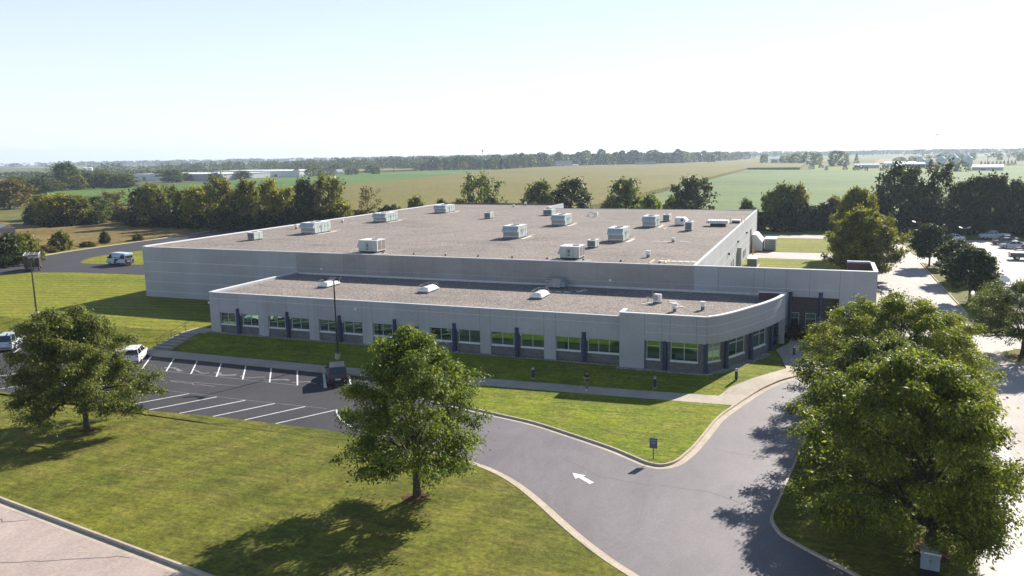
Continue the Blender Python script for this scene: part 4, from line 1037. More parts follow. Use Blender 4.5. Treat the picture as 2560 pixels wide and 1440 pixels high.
def pickup(col, label, loc, rz, cover=None, group=None, roofcol=None):
    t = empty('pickup_truck', loc, rz, label, 'pickup', group); L, h = 5.8, 0.99
    k = MB()
    secs = []
    for x, zt in ((-0.55,1.25),(0.9,1.25),(1.7,1.22),(2.6,1.12),(2.82,1.0),(2.9,0.62)):
        secs.append((x, [(h*0.95,0.4),(h,0.55),(h,zt-0.2),(h*0.95,zt-0.05),(h*0.86,zt)]))
    loft(k, secs, M['carpaint']); o = k.build('body', t); o.color = (*col, 1)
    k = MB(); k.box(-2.9,-0.6,-h,-h+0.1,0.5,1.28,M['carpaint']); k.box(-2.9,-0.6,h-0.1,h,0.5,1.28,M['carpaint']); k.box(-2.8,-0.6,-h+0.1,h-0.1,0.5,0.72,M['black']); k.box(-0.7,-0.6,-h+0.1,h-0.1,0.72,1.27,M['carpaint'])
    if cover: k.box(-2.85,-0.62,-h+0.02,h-0.02,1.285,1.36,cover)
    o = k.build('bed', t); o.color = (*col, 1)
    k = MB(); k.box(-2.92,-2.84,-h+0.1,h-0.1,0.62,1.27,M['carpaint']); o = k.build('tailgate', t); o.color = (*col, 1)
    k = MB(); q = [(-0.35,-0.74),(0.75,-0.74),(0.75,0.74),(-0.35,0.74)]
    k.add([(x,y,1.80) for x,y in q]+[(x*0.9,y*0.93,1.88) for x,y in q], [(4,5,6,7),(0,1,5,4),(1,2,6,5),(2,3,7,6),(3,0,4,7)], M['carpaint'])
    for s in (-1,1):
        for a, b in ((-0.55,-0.35),(1.5,0.75),(0.2,0.2)): k.tube([(a,s*0.9,1.22),(b,s*0.74,1.82)],0.05,M['carpaint'],6)
    o = k.build('roof', t); o.color = (*(roofcol or col), 1)
    k = MB(); k.add([(1.5,-0.88,1.23),(1.5,0.88,1.23),(0.76,0.73,1.81),(0.76,-0.73,1.81)],[(0,1,2,3)],M['carglass']); k.build('windscreen', t)
    k = MB(); k.add([(-0.55,-0.88,1.26),(-0.55,0.88,1.26),(-0.36,0.73,1.81),(-0.36,-0.73,1.81)],[(0,3,2,1)],M['carglass']); k.build('rear_window', t)
    for s in (-1,1):
        k = MB(); k.add([(-0.55,s*0.9,1.24),(1.48,s*0.9,1.24),(0.74,s*0.75,1.8),(-0.35,s*0.75,1.8)],[(0,1,2,3)],M['carglass']); k.build('side_window', t)
        k = MB(); k.box(-2.95,-2.85,s*0.9-0.09,s*0.9+0.09,0.75,1.15,M['lampred']); k.build('tail_light', t)
        k = MB(); k.box(2.7,2.92,s*0.7-0.18,s*0.7+0.18,0.8,1.0,M['lampclear']); k.build('headlight', t)
    k = MB(); k.box(-3.0,-2.9,-0.9,0.9,0.45,0.6,M['galv']); k.box(2.85,2.98,-0.9,0.9,0.4,0.6,M['galv']); k.build('bumper', t)
    wheels(t, (-1.85,1.8), 0.97, 0.4)
    return t
GP = 'vehicles parked along the far car park'
pickup((0.42,0.50,0.58), 'pale blue pickup in tree shade, farthest in the car park row', (35.6,199.0,0.02), R(180), None, GP)
car('parked_car', 4.7, 1.82, sedan_prof(4.7), SEDC(4.7,1.5), (0.03,0.035,0.06), 'dark blue car parked directly beside the pale blue pickup', 'car', (36.6,193.0,0.02), R(180), GP)
car('parked_car', 4.6, 1.82, sedan_prof(4.6), SEDC(4.6,1.48), (0.06,0.065,0.10), 'very dark car between a dark blue car and a silver sedan', 'car', (35.6,188.2,0.02), R(180), GP)
car('parked_car', 4.8, 1.85, sedan_prof(4.8), SEDC(4.8,1.46), (0.42,0.47,0.52), 'silver sedan with rounded roof in the car park row', 'car', (35.9,182.0,0.02), R(180), GP)
car('parked_car', 4.6, 1.82, sedan_prof(4.6), SEDC(4.6,1.5), (0.16,0.06,0.08), 'maroon car behind a white hatchback in the car park row', 'car', (37.3,176.2,0.02), R(180), GP)
car('parked_car', 4.3, 1.8, sedan_prof(4.3), (-1.9,-1.3,0.2,1.0,0.96,1.5), (0.55,0.60,0.68), 'pale hatchback next to the maroon car in the car park row', 'car', (36.5,171.8,0.02), R(180), GP)
pickup((0.06,0.035,0.055), 'dark pickup seen from behind with a flat white bed cover', (34.8,163.5,0.02), R(0), M['white'], GP)
car('parked_car', 4.6, 1.85, suv_prof(4.6,1.05), SUVC(4.6,1.65), (0.06,0.12,0.20), 'teal blue car at the right edge, nearest of the car park row', 'car', (36.6,157.6,0.02), R(180), GP)
car('suv', 4.7, 1.9, suv_prof(4.7,1.08), SUVC(4.7,1.75), (0.30,0.42,0.58), 'blue SUV in the shade behind the round tree nearest the far hedge', 'car', (23.2,200.2,0.02), R(180))
car('parked_car', 4.6, 1.82, sedan_prof(4.6), SEDC(4.6), (0.62,0.64,0.66), 'white car mostly hidden behind the round tree beside the blue SUV', 'car', (27.0,194.6,0.02), R(180))
pickup((0.52,0.58,0.68), 'white pickup with open bed beyond the roadside trees', (22.9,132.0,0.02), R(180))
car('parked_car', 4.5, 1.82, sedan_prof(4.5), SEDC(4.5), (0.80,0.80,0.82), 'white car in front of the white pickup, hidden to its roof', 'car', (23.2,127.6,0.02), R(180))
car('suv', 4.6, 1.85, suv_prof(4.6,1.05), SUVC(4.6,1.7), (0.05,0.06,0.09), 'dark SUV with chrome grille parked nose to the roadside grass', 'car', (22.3,120.6,0.02), R(180))
car('parked_car', 4.6, 1.82, sedan_prof(4.6), SEDC(4.6), (0.20,0.26,0.26), 'grey green car next to the dark SUV behind the locust tree', 'car', (23.3,116.6,0.02), R(180))

# ------------------------------------------------------------------ street furniture
def lamp_post(x, y, H, label, m='bronze', heads=2, base=True, sun=0):
    z = zg(x, y); t = empty('lamp_post', (x, y, z), 0, label, 'lamp post')
    k = MB(); k.cyl((0,0,0.0),(0,0,H),0.115,0.07,M[m],10); k.build('pole', t)
    if base: k = MB(); k.cyl((0,0,-0.3),(0,0,0.55),0.3,0.3,M['walk'],14); k.build('base', t)
    k = MB(); k.box(-0.75,0.55,-0.05,0.05,H,H+0.12,M['galv' if sun else m]); k.box(-0.05,0.05,-0.05,0.05,H-0.1,H+0.12,M[m]); k.build('crossarm', t)  # paler metal on the crossarm stands in for sunlight on it
    for hx, a in (((-0.95),20), (0.55,-12))[:heads]:
        k = MB(); k.box(-0.30,0.30,-0.2,0.2,0,0.11,M['black']); k.box(-0.26,0.26,-0.17,0.17,-0.015,0.0,M['grey']); o = k.build('lamp_head', t); o.location = (hx, -0.05, H+0.2); o.rotation_euler = (R(22), R(a), 0)
        k = MB(); k.cyl((0,0,0),(0,0,-0.3),0.035,0.035,M[m],6); q = k.build('bracket', o)
    return t
lamp_post(-46.14, 68.0, 8.2, 'tall dark lamp post with twin heads beside the black SUV', sun=1)
lamp_post(-95.8, 72.8, 7.5, 'tall lamp post with twin heads behind the left foreground tree')
lamp_post(26.0, 172.2, 4.6, 'brown lamp post standing in the bright far car park', 'bronze')
lamp_post(18.4, 177.0, 5.2, 'dark lamp post by the grass corner left of the round trees', 'bronze', 1)
def bollard(x, y, label, lit=False):
    t = empty('bollard_light', (x, y, zg(x, y)+0.03), 0, label, 'bollard light', 'blue bollard lights along the walk')
    k = MB(); k.cyl((0,0,0),(0,0,0.82),0.13,0.13,M['blue'],14); k.build('post', t)
    k = MB(); k.cyl((0,0,0.82),(0,0,0.92),0.115,0.115,M['white'],14); k.build('lens', t)
    k = MB(); k.cyl((0,0,0.92),(0,0,1.05),0.135,0.12,M['greyblue'],14); k.build('cap', t)
    k = MB(); k.cyl((0,0,-0.05),(0,0,0.04),0.2,0.2,M['walk'],14); k.build('base', t)
bollard(-24.26, 67.1, 'blue bollard light in shaded grass left of the walking person')
bollard(-12.87, 67.0, 'blue bollard light in shaded grass right of the walking person')
bollard(-6.3, 70.3, 'blue bollard light on the sunlit edge of grass by the curved wall')
bollard(-1.8, 80.6, 'blue bollard light at the entrance paving in the shade')
t = empty('exit_sign', (-9.71, 50.35, zg(-9.7, 50.3)+0.12), R(4), 'small dark blue directional sign on a thin post at the grass point', 'sign')
k = MB(); k.cyl((0,0,0),(0,0,1.45),0.03,0.03,M['bronze'],8); k.build('post', t)
k = MB(); k.box(-0.25,0.25,-0.045,-0.02,0.76,1.46,M['sign_edge']); k.box(-0.21,0.21,-0.052,-0.045,0.80,1.42,M['sign_face'])
for z, n in ((1.26, 4), (1.07, 3)):                     # two short lines of lettering and an arrow, too small to read
    for q in range(n): k.box(-0.17+q*0.1, -0.11+q*0.1, -0.055, -0.052, z, z+0.12, M['greyblue'])
k.add([(-0.19,-0.054,0.91),(-0.06,-0.054,0.98),(-0.06,-0.054,0.84)],[(0,1,2)],M['sign_edge']); k.box(-0.06,0.19,-0.0545,-0.052,0.89,0.93,M['sign_edge'])
k.build('sign_panel', t)
t = empty('ornamental_lamp', (8.6, 108.6, 0.0), 0, 'short dark tapered pillar lamp standing at the road edge past the building', 'lamp')
k = MB(); k.cyl((0,0,0),(0,0,1.9),0.42,0.16,M['bronze'],10); k.build('pillar', t)
k = MB(); k.cyl((0,0,1.9),(0,0,2.35),0.2,0.2,M['galv'],8); k.cyl((0,0,2.35),(0,0,2.5),0.26,0.2,M['bronze'],8); k.build('lantern', t)
t = empty('fire_hydrant', (8.1, 100.2, 0.12), 0, 'red fire hydrant glimpsed above the honey locust by the road', 'fire hydrant')
k = MB(); k.cyl((0,0,0),(0,0,0.65),0.13,0.12,M['red'],12); k.dome((0,0,0.65),0.15,0.15,0.16,M['red']); k.cyl((0,0,0),(0,0,0.06),0.2,0.2,M['red'],12); k.build('barrel', t)
for s in (-1,1): k = MB(); k.cyl((s*0.1,0,0.48),(s*0.24,0,0.48),0.06,0.06,M['red'],8); k.build('nozzle', t)
t = empty('utility_cabinet', (5.55, 39.35, -0.1+0.12), R(-6), 'pale blue grey metal utility cabinet under the large tree', 'cabinet')
k = MB(); k.box(-0.42,0.42,-0.35,0.45,0.0,0.5,M['navy']); k.build('plinth', t)
k = MB(); k.box(-0.40,0.40,-0.38,0.48,0.5,1.3,M['greyblue']); k.box(-0.012,0.012,-0.385,-0.38,0.52,1.26,M['rtu_dark']); k.box(0.06,0.12,-0.41,-0.38,0.85,1.0,M['galv']); k.build('housing', t)
k = MB(); k.box(-0.44,0.44,-0.42,0.52,1.3,1.36,M['coping']); k.build('lid', t)
# loading side of the building
t = empty('dock_enclosure', (-12.6, 165.2, 0), 0, 'white clad dock enclosure with sloping end against the right wall', 'dock enclosure')
k = MB(); k.add([(0,0,0.05),(2.0,0,0.05),(2.0,0,1.9),(0.75,0,3.4),(0,0,3.4),(0,6.5,0.05),(2.0,6.5,0.05),(2.0,6.5,1.9),(0.75,6.5,3.4),(0,6.5,3.4)],[(0,1,2,3,4),(5,9,8,7,6),(1,6,7,2),(2,7,8,3),(3,8,9,4),(0,4,9,5)],M['white']); k.build('cladding', t)
k = MB(); k.box(0.1,2.1,-0.02,0.0,0.02,0.15,M['coil']); k.build('base_trim', t)
t = empty('trash_compactor', (-10.3, 166.9, 0), 0, 'grey steel trash compactor beside the white dock enclosure', 'compactor')
k = MB(); k.box(0,2.1,0,5.0,0.2,2.3,M['grey'])
for q in range(4): k.box(0.95,2.05,-0.05,0,0.5+q*0.45,0.65+q*0.45,M['rtu_dark'])
k.build('container', t)
k = MB(); k.box(-0.05,2.3,-0.06,5.0,2.3,2.45,M['white']); k.box(2.1,2.3,-0.05,0.1,0.0,2.3,M['white']); k.build('frame', t)
for y, lab in ((159.5,'yellow steel bollard guarding the dark dock door, nearer of two'),(162.7,'yellow steel bollard guarding the dark dock door, farther of two')):
    t = empty('safety_bollard', (-11.9, y, 0), 0, lab, 'bollard', 'yellow bollards at the dock door')
    k = MB(); k.cyl((0,0,0),(0,0,1.2),0.11,0.11,M['yellow'],12); k.build('post', t); k = MB(); k.dome((0,0,1.2),0.11,0.11,0.1,M['yellow'],10,3); k.build('cap', t)
t = empty('transformer_box', (-11.5, 141.6, 0), 0, 'pale grey transformer box on a pad behind the front parapet', 'transformer')
k = MB(); k.box(0,1.5,0,0.25,0.1,1.5,M['rtu_dark']); k.box(0,1.6,0.25,4.4,0.1,1.5,M['galv']); k.build('housing', t)
k = MB(); k.box(-0.05,1.65,-0.05,4.45,1.5,1.58,M['coping']); k.build('lid', t); k = MB(); k.box(-0.2,1.8,-0.2,4.6,0.0,0.1,M['walk']); k.build('pad', t)

# ------------------------------------------------------------------ people
def person(loc, rz, joints, label, shirt, legs, shoe, band=None):
    """one skinned surface; joints: pose name -> (x, y, z), facing +x"""
    names = ['pelvis','chest','neck','head','crown','ls','le','lh','rs','re','rh','lk','la','lt','rk','ra','rt','lp','rp','lf','rf']
    J = dict(pelvis=(0,0,0.95), chest=(0.02,0,1.28), neck=(0.02,0,1.50), head=(0.04,0,1.60), crown=(0.03,0,1.74),
             ls=(0,0.19,1.42), le=(-0.02,0.27,1.14), lh=(0.12,0.24,0.92), rs=(0,-0.19,1.42), re=(-0.02,-0.27,1.14), rh=(0.12,-0.24,0.92),
             lp=(0,0.10,0.90), lk=(0.03,0.12,0.50), la=(-0.02,0.12,0.08), lt=(0.17,0.13,0.035), rp=(0,-0.10,0.90), rk=(0.03,-0.12,0.50), ra=(-0.02,-0.12,0.08), rt=(0.17,-0.13,0.035))
    J['lf'] = None; J.update(joints)
    rad = dict(pelvis=0.15, chest=0.165, neck=0.065, head=0.095, crown=0.075, ls=0.075, le=0.05, lh=0.035, rs=0.075, re=0.05, rh=0.035,
               lp=0.10, lk=0.07, la=0.045, lt=0.04, rp=0.10, rk=0.07, ra=0.045, rt=0.04)
    idx = {n: i for i, n in enumerate(rad)}
    E_ = [('pelvis','chest'),('chest','neck'),('neck','head'),('head','crown'),('chest','ls'),('ls','le'),('le','lh'),('chest','rs'),('rs','re'),('re','rh'),
          ('pelvis','lp'),('lp','lk'),('lk','la'),('la','lt'),('pelvis','rp'),('rp','rk'),('rk','ra'),('ra','rt')]
    vs = [J[n] for n in rad]; ed = [(idx[a], idx[b]) for a, b in E_]
    def fingers(h, e, s):                               # thumb and four fingers from each hand
        hv, ev = Vector(J[h]), Vector(J[e]); d = (hv-ev).normalized(); side = d.cross(Vector((0, 0, 1)))
        side = side.normalized() if side.length > 0.1 else Vector((0, 1, 0)); up = side.cross(d)
        for q, ln in ((-1.5, 0.075), (-0.5, 0.09), (0.5, 0.085), (1.5, 0.065)):
            b = hv+side*q*0.018+d*0.05; vs.append(tuple(b)); vs.append(tuple(b+d*ln*0.55)); vs.append(tuple(b+d*ln*0.9-up*0.02))
            n = len(vs); ed.extend([(idx[h], n-3), (n-3, n-2), (n-2, n-1)]); rr.extend([0.011, 0.010, 0.008])
        b = hv+side*s*0.04+d*0.02; vs.append(tuple(b)); vs.append(tuple(b+d*0.04+side*s*0.02)); n = len(vs)
        ed.extend([(idx[h], n-2), (n-2, n-1)]); rr.extend([0.012, 0.009])
    rr = [rad[n] for n in rad]
    fingers('lh', 'le', 1); fingers('rh', 're', -1)
    me = bpy.data.meshes.new('skeleton'); me.from_pydata(vs, ed, []); o = bpy.data.objects.new('skeleton', me); COL.objects.link(o)
    sk = o.modifiers.new('Skin', 'SKIN'); sk.use_smooth_shade = True
    for i, v in enumerate(me.skin_vertices[0].data):
        v.radius = (rr[i], rr[i]); v.use_root = (i == 0)
    ss = o.modifiers.new('Sub', 'SUBSURF'); ss.levels = 2; ss.render_levels = 2
    dg = bpy.context.evaluated_depsgraph_get(); em = bpy.data.meshes.new_from_object(o.evaluated_get(dg))
    bpy.data.objects.remove(o)
    em.name = 'person'; body = bpy.data.objects.new('person', em); COL.objects.link(body)
    em.materials.clear()
    for m_ in (M[shirt], M['skin'], M[legs], M[shoe], M[band or shirt]): em.materials.append(m_)
    def near(c, a, b):
        a, b = Vector(J[a]), Vector(J[b]); t_ = max(0, min(1, (c-a).dot(b-a)/(b-a).length_squared)); return (c-(a+(b-a)*t_)).length
    for p in em.polygons:
        c = Vector(p.center); armd = min(near(c,'le','lh'), near(c,'re','rh')); 
        hd = min((c-Vector(J['lh'])).length, (c-Vector(J['rh'])).length)
        legd = min(near(c,'lp','lk'), near(c,'lk','la'), near(c,'rp','rk'), near(c,'rk','ra'))
        if c.z > J['neck'][2]-0.02: k_ = 1
        elif min((c-Vector(J['la'])).length, (c-Vector(J['lt'])).length, (c-Vector(J['ra'])).length, (c-Vector(J['rt'])).length) < 0.10 and c.z < 0.14: k_ = 3
        elif c.z < 0.93 and legd < 0.16 and armd > 0.06: k_ = 2
        elif armd < 0.09 or hd < 0.1: k_ = 1
        elif band and abs(c.z-1.13) < 0.035: k_ = 4
        else: k_ = 0
        p.material_index = k_; p.use_smooth = True
    body.location = loc; body.rotation_euler = (0, 0, rz); tag(body, label, 'person')
    hc = Vector(J['head'])
    k = MB(); k.ball((hc.x-0.015, hc.y, hc.z+0.065), 0.108, 0.098, 0.105, M['hair'], 12, 8); k.build('hair', body, smooth=True)
    f = MB(); x = hc.x+0.088
    f.ball((x+0.008, hc.y, hc.z-0.005), 0.018, 0.014, 0.022, M['skin'], 8, 6)
    for s in (-1, 1): f.ball((x, hc.y+s*0.034, hc.z+0.03), 0.010, 0.014, 0.008, M['black'], 8, 6); f.ball((hc.x, hc.y+s*0.098, hc.z), 0.02, 0.012, 0.03, M['skin'], 8, 6)
    f.box(x-0.006, x+0.004, hc.y-0.025, hc.y+0.025, hc.z-0.05, hc.z-0.042, M['darkred']); f.build('face', body)
    return body
person((-18.35, 64.5, -0.43), R(-105), dict(le=(0.06,0.26,1.18), lh=(0.24,-0.02,1.15), re=(0.06,-0.26,1.18), rh=(0.24,0.05,1.12), lk=(0.08,0.10,0.50), la=(0.12,0.09,0.08), lt=(0.30,0.10,0.035), rk=(0.02,-0.10,0.5), ra=(-0.14,-0.09,0.09), rt=(0.04,-0.10,0.035)),
       'person in dark striped shirt and khaki trousers standing on the shaded walk', 'shirt_dark', 'khaki', 'shoe', 'stripe')
person((-123.2, 114.3, 0.05), R(150), dict(lh=(0.3,0.2,1.05), rh=(0.28,-0.18,1.1)), 'person in grey clothes standing at the open rear of the van', 'greycloth', 'greycloth', 'shoe')
person((13.3, 177.3, 0.01), R(-80), dict(la=(0.14,0.1,0.08), lt=(0.32,0.1,0.035), ra=(-0.2,-0.1,0.1), rt=(-0.02,-0.1,0.035)), 'person in dark clothes walking down the far bend of the road', 'shirt_dark', 'jeans', 'shirt_dark')
person((39.2, 168.0, 0.02), R(120), dict(), 'person in navy standing between parked cars at the right edge', 'jeans', 'jeans', 'shirt_dark')
# ------------------------------------------------------------------ trees
def leaf_mesh(name, C, D, Nn, L, Wd, m):
    """C centres, D leaf directions, Nn normals (n,3); L, Wd sizes (n,)"""
    n = len(C)
    D = D/np.linalg.norm(D, axis=1, keepdims=True)
    S = np.cross(D, Nn); S /= (np.linalg.norm(S, axis=1, keepdims=True)+1e-9)
    V = np.empty((n, 4, 3))
    V[:, 0] = C-D*(L*0.5)[:, None]; V[:, 1] = C+S*(Wd*0.5)[:, None]-D*(L*0.05)[:, None]
    V[:, 2] = C+D*(L*0.5)[:, None]; V[:, 3] = C-S*(Wd*0.5)[:, None]-D*(L*0.05)[:, None]
    me = bpy.data.meshes.new(name)
    me.vertices.add(4*n); me.vertices.foreach_set('co', V.reshape(-1).astype(np.float32))
    me.loops.add(4*n); me.loops.foreach_set('vertex_index', np.arange(4*n, dtype=np.int32))
    me.polygons.add(n); me.polygons.foreach_set('loop_start', np.arange(0, 4*n, 4, dtype=np.int32))
    me.update(calc_edges=True); me.materials.append(m)
    return me

PROF = {'locust': [(0.0,0.55),(0.12,0.9),(0.35,1.0),(0.6,0.88),(0.8,0.62),(0.93,0.34),(1.0,0.08)],
        'locustlow': [(0.0,0.75),(0.12,1.0),(0.3,1.0),(0.5,0.84),(0.7,0.68),(0.88,0.45),(1.0,0.08)],
        'round': [(0.0,0.45),(0.15,0.85),(0.4,1.0),(0.65,0.95),(0.85,0.74),(1.0,0.3)],
        'oval': [(0.0,0.5),(0.2,0.9),(0.45,1.0),(0.7,0.78),(0.88,0.45),(1.0,0.06)],
        'column': [(0.0,0.55),(0.2,0.95),(0.5,1.0),(0.75,0.78),(0.9,0.45),(1.0,0.08)],
        'tallround': [(0.0,0.7),(0.2,0.95),(0.5,1.0),(0.75,0.92),(0.9,0.7),(1.0,0.25)],
        'wild': [(0.0,0.7),(0.25,1.0),(0.5,0.9),(0.75,0.75),(0.9,0.5),(1.0,0.2)],
        'cone': [(0.0,1.0),(0.15,0.9),(0.5,0.55),(0.8,0.24),(1.0,0.03)],
        'bush': [(0.0,0.9),(0.3,1.0),(0.6,0.85),(0.85,0.55),(1.0,0.15)]}
def prof(kind, t):
    P = PROF[kind]
    for (a, b), (c, d) in zip(P, P[1:]):
        if t <= c: return b+(d-b)*(t-a)/(c-a)
    return P[-1][1]

def tree_mesh(seed, H, Rr, base, kind='round', limbs=18, subs=5, clumps=4, leaves=40, ll=0.22, lw=0.10, cs=0.5, droop=0.5, tr=0.18, lean=(0, 0), lop=0.25, wood=True, spread=1.0, flat=0.5, limbmin=0.0):
    rg = np.random.default_rng(seed); pr = random.Random(seed)
    tm = MB(); top = H*0.86
    pts = []; rad = []
    n = 9
    for i in range(n+1):
        t = i/n
        pts.append(Vector((lean[0]*t*t+pr.uniform(-.06,.06)*H*0.05*(i > 1), lean[1]*t*t+pr.uniform(-.06,.06)*H*0.05*(i > 1), top*t)))
        rad.append(tr*(1-t)**0.8+0.015+(0.10*tr if i == 0 else 0)*3)
    if wood: tm.tube(pts, rad, M['bark'], 9)
    def axis(z):
        t = min(1, max(0, z/top)); i = min(n-1, int(t*n)); f = t*n-i
        return pts[i].lerp(pts[i+1], f)
    C = []; lob = [pr.uniform(1-lop, 1+lop) for _ in range(9)]
    def reach(z, az):
        t = (z-base)/(H-base); k = (az/(2*math.pi)*9) % 9; i = int(k); f = k-i
        lo = lob[i]*(1-f)+lob[(i+1) % 9]*f
        return Rr*prof(kind, min(1, max(0, t)))*lo
    for i in range(limbs):
        t = (i+0.5)/limbs
        zt = base+(H-base)*(0.04+0.94*t**0.85)            # height where the limb ends
        az = i*2.39996+pr.uniform(-.35,.35)
        r = reach(zt, az)*pr.uniform(0.72, 1.02)
        z0 = max(base*0.75+limbmin, min(top*0.97, zt-((0.95 if 'locust' in kind else 0.6)*r if kind != 'cone' else -0.05*r)-pr.uniform(0, .05)*H))
        a = axis(z0); ends = Vector((math.cos(az)*r, math.sin(az)*r, 0))+axis(min(zt, top)); ends.z = zt-(droop*0.25*r if t < 0.4 else 0)
        q = [a]; m_ = 5
        for j in range(1, m_+1):
            f = j/m_; p = a.lerp(ends, f); p.z = a.z+(ends.z-a.z)*(f**0.8)+0.10*r*math.sin(f*math.pi)
            p += Vector((pr.uniform(-1,1), pr.uniform(-1,1), pr.uniform(-1,1)))*0.035*r
            q.append(p)
        r0 = tr*0.42*(1-t*0.6)
        if wood: tm.tube(q, [r0*(1-j/m_*0.85)+0.008 for j in range(m_+1)], M['bark'], 5)
        for s in range(subs):
            f = 0.35+0.65*(s+pr.random())/subs; k = min(m_-1, int(f*m_)); p = q[k].lerp(q[k+1], f*m_-k)
            a2 = az+pr.choice((-1, 1))*pr.uniform(0.5, 1.25); l2 = r*pr.uniform(0.22, 0.42)*spread+0.15
            e2 = p+Vector((math.cos(a2)*l2, math.sin(a2)*l2, pr.uniform(-0.25-droop*0.4, 0.45-droop*0.3)*l2))
            if wood and s % 2 == 0: tm.tube([p, p.lerp(e2, .5)+Vector((0, 0, 0.08*l2)), e2], [r0*0.3+0.006, r0*0.2+0.005, 0.005], M['bark'], 4)
            for c in range(clumps):
                g = (c+pr.random())/clumps; C.append(tuple(p.lerp(e2, 0.25+0.8*g)+Vector((pr.gauss(0, .12), pr.gauss(0, .12), pr.gauss(0, .10)))*cs*1.6))
        C.append(tuple(ends))
    C = np.array(C); nc = len(C)
    per = rg.integers(int(leaves*0.2), int(leaves*1.7)+1, nc)
    idx = np.repeat(np.arange(nc), per); nl = len(idx)
    size = rg.uniform(0.7, 1.25, nc)[idx]
    off = rg.normal(0, 1, (nl, 3))*np.array([0.5, 0.5, 0.5*flat])*cs*size[:, None]
    off[:, 2] -= 0.35*droop*np.hypot(off[:, 0], off[:, 1])
    P = C[idx]+off; P[:, 2] = np.maximum(P[:, 2], 0.15)
    out = off.copy(); out[:, 2] *= 0.3
    D = out/(np.linalg.norm(out, axis=1, keepdims=True)+1e-6)+rg.normal(0, 0.55, (nl, 3)); D[:, 2] -= droop
    Nn = rg.normal(0, 0.6, (nl, 3))+np.array([0, 0, 0.9])
    L = ll*np.clip(rg.lognormal(0, 0.35, nl), 0.4, 2.2); W_ = lw*np.clip(rg.lognormal(0, 0.3, nl), 0.5, 2.0)
    crown = leaf_mesh('crown', P, D, Nn, L, W_, M['leaf'])
    tme = None
    if wood:
        o = tm.build('trunk'); tme = o.data; bpy.data.objects.remove(o)
    return tme, crown

def plant_tree(name, loc, meshes, col, label, cat='tree', group=None, rz=0.0, sc=(1, 1, 1)):
    t = empty(name, loc, rz, label, cat, group); t.scale = sc
    tm, cm = meshes
    if tm is not None:
        o = bpy.data.objects.new('trunk', tm); COL.objects.link(o); o.parent = t
    o = bpy.data.objects.new('crown', cm); COL.objects.link(o); o.parent = t; o.color = (*col, 1)
    return t

LOC = dict(droop=0.65, cs=0.58, ll=0.17, lw=0.085, flat=0.65)
def zl(x, y): return zg(x, y)+0.12
# the foreground trees, each with a mesh of its own
plant_tree('locust_tree', (-22.15, 40.23, zl(-22.15,40.23)), tree_mesh(11, 10.5, 5.6, 2.3, 'locust', limbs=36, subs=6, clumps=4, leaves=84, tr=0.21, lop=0.38, lean=(-0.1, 0.0), **LOC), (0.118,0.160,0.034),
           'green locust tree with open crown standing alone in the middle of the front lawn', rz=0.0)
plant_tree('locust_tree', (-53.08, 43.43, zl(-53.08,43.43)), tree_mesh(23, 9.7, 5.0, 2.2, 'locustlow', limbmin=0.6, limbs=42, subs=6, clumps=4, leaves=120, tr=0.20, lop=0.18, lean=(-1.5, 0.2), **LOC), (0.130,0.155,0.055),
           'grey green locust tree on the front lawn at the left edge of the lot', rz=0.0)
plant_tree('locust_tree', (5.9, 42.0, 0.02), tree_mesh(37, 10.2, 5.3, 1.7, 'locust', limbs=42, subs=7, clumps=4, leaves=120, tr=0.24, lop=0.25, lean=(-1.1, 0.3), **LOC), (0.145,0.178,0.036),
           'biggest foreground locust tree at the lower right, above the utility cabinet', rz=0.0)
plant_tree('locust_tree', (3.8, 53.2, 0.02), tree_mesh(43, 8.4, 5.1, 1.6, 'locust', limbs=36, subs=6, clumps=4, leaves=115, tr=0.22, lop=0.2, **LOC), (0.100,0.128,0.032),
           'locust tree overhanging the drive, between the biggest tree and the bright green one', rz=3.3)
plant_tree('locust_tree', (6.2, 66.5, 0.02), tree_mesh(41, 8.8, 7.2, 1.8, 'locust', limbs=42, subs=7, clumps=4, leaves=110, tr=0.22, lop=0.2, **LOC), (0.165,0.192,0.028),
           'wide bright green locust tree farthest back on the island, before the entrance', rz=0.2)
plant_tree('locust_tree', (18.7, 86.6, 0.12), tree_mesh(53, 7.3, 4.9, 2.3, 'locust', limbs=26, subs=6, clumps=4, leaves=85, tr=0.2, lop=0.25, **LOC), (0.085,0.110,0.034),
           'flat topped locust tree on a small kerbed island at the right edge', rz=0.9)
plant_tree('young_tree', (19.3, 104.9, 0.12), tree_mesh(59, 4.6, 1.7, 1.8, 'locust', limbs=12, subs=4, clumps=3, leaves=30, tr=0.08, **LOC), (0.085,0.110,0.034),
           'thin young locust beside the short path, behind the flat topped locust')
MAP = dict(kind='oval', droop=0.25, cs=0.5, ll=0.30, lw=0.24, flat=0.8)
rm = tree_mesh(61, 7.0, 3.1, 1.9, limbs=26, subs=5, clumps=4, leaves=36, tr=0.16, lop=0.15, **MAP)
plant_tree('maple_tree', (18.5, 115.7, 0.12), rm, (0.040,0.060,0.026), 'round dark tree on the roadside strip, nearest of three in a row', group='round dark trees on the roadside strip')
plant_tree('maple_tree', (19.3, 133.8, 0.12), rm, (0.055,0.075,0.032), 'round dark tree on the roadside strip, middle of three in a row', group='round dark trees on the roadside strip', rz=2.1, sc=(0.92,0.92,0.88))
plant_tree('maple_tree', (17.6, 150.0, 0.12), rm, (0.034,0.050,0.024), 'round dark tree on the roadside strip, farthest of three in a row', group='round dark trees on the roadside strip', rz=4.0, sc=(0.95,0.95,1.0))
PEAR = dict(kind='column', droop=-0.55, cs=0.55, ll=0.40, lw=0.20, flat=1.2)
pm = tree_mesh(67, 10.8, 4.9, 0.5, limbs=44, subs=6, clumps=4, leaves=40, tr=0.2, lop=0.14, **PEAR)
plant_tree('pear_tree', (6.1, 132.2, 0), pm, (0.150,0.155,0.050), 'tall egg shaped yellow green tree behind the end of the building')
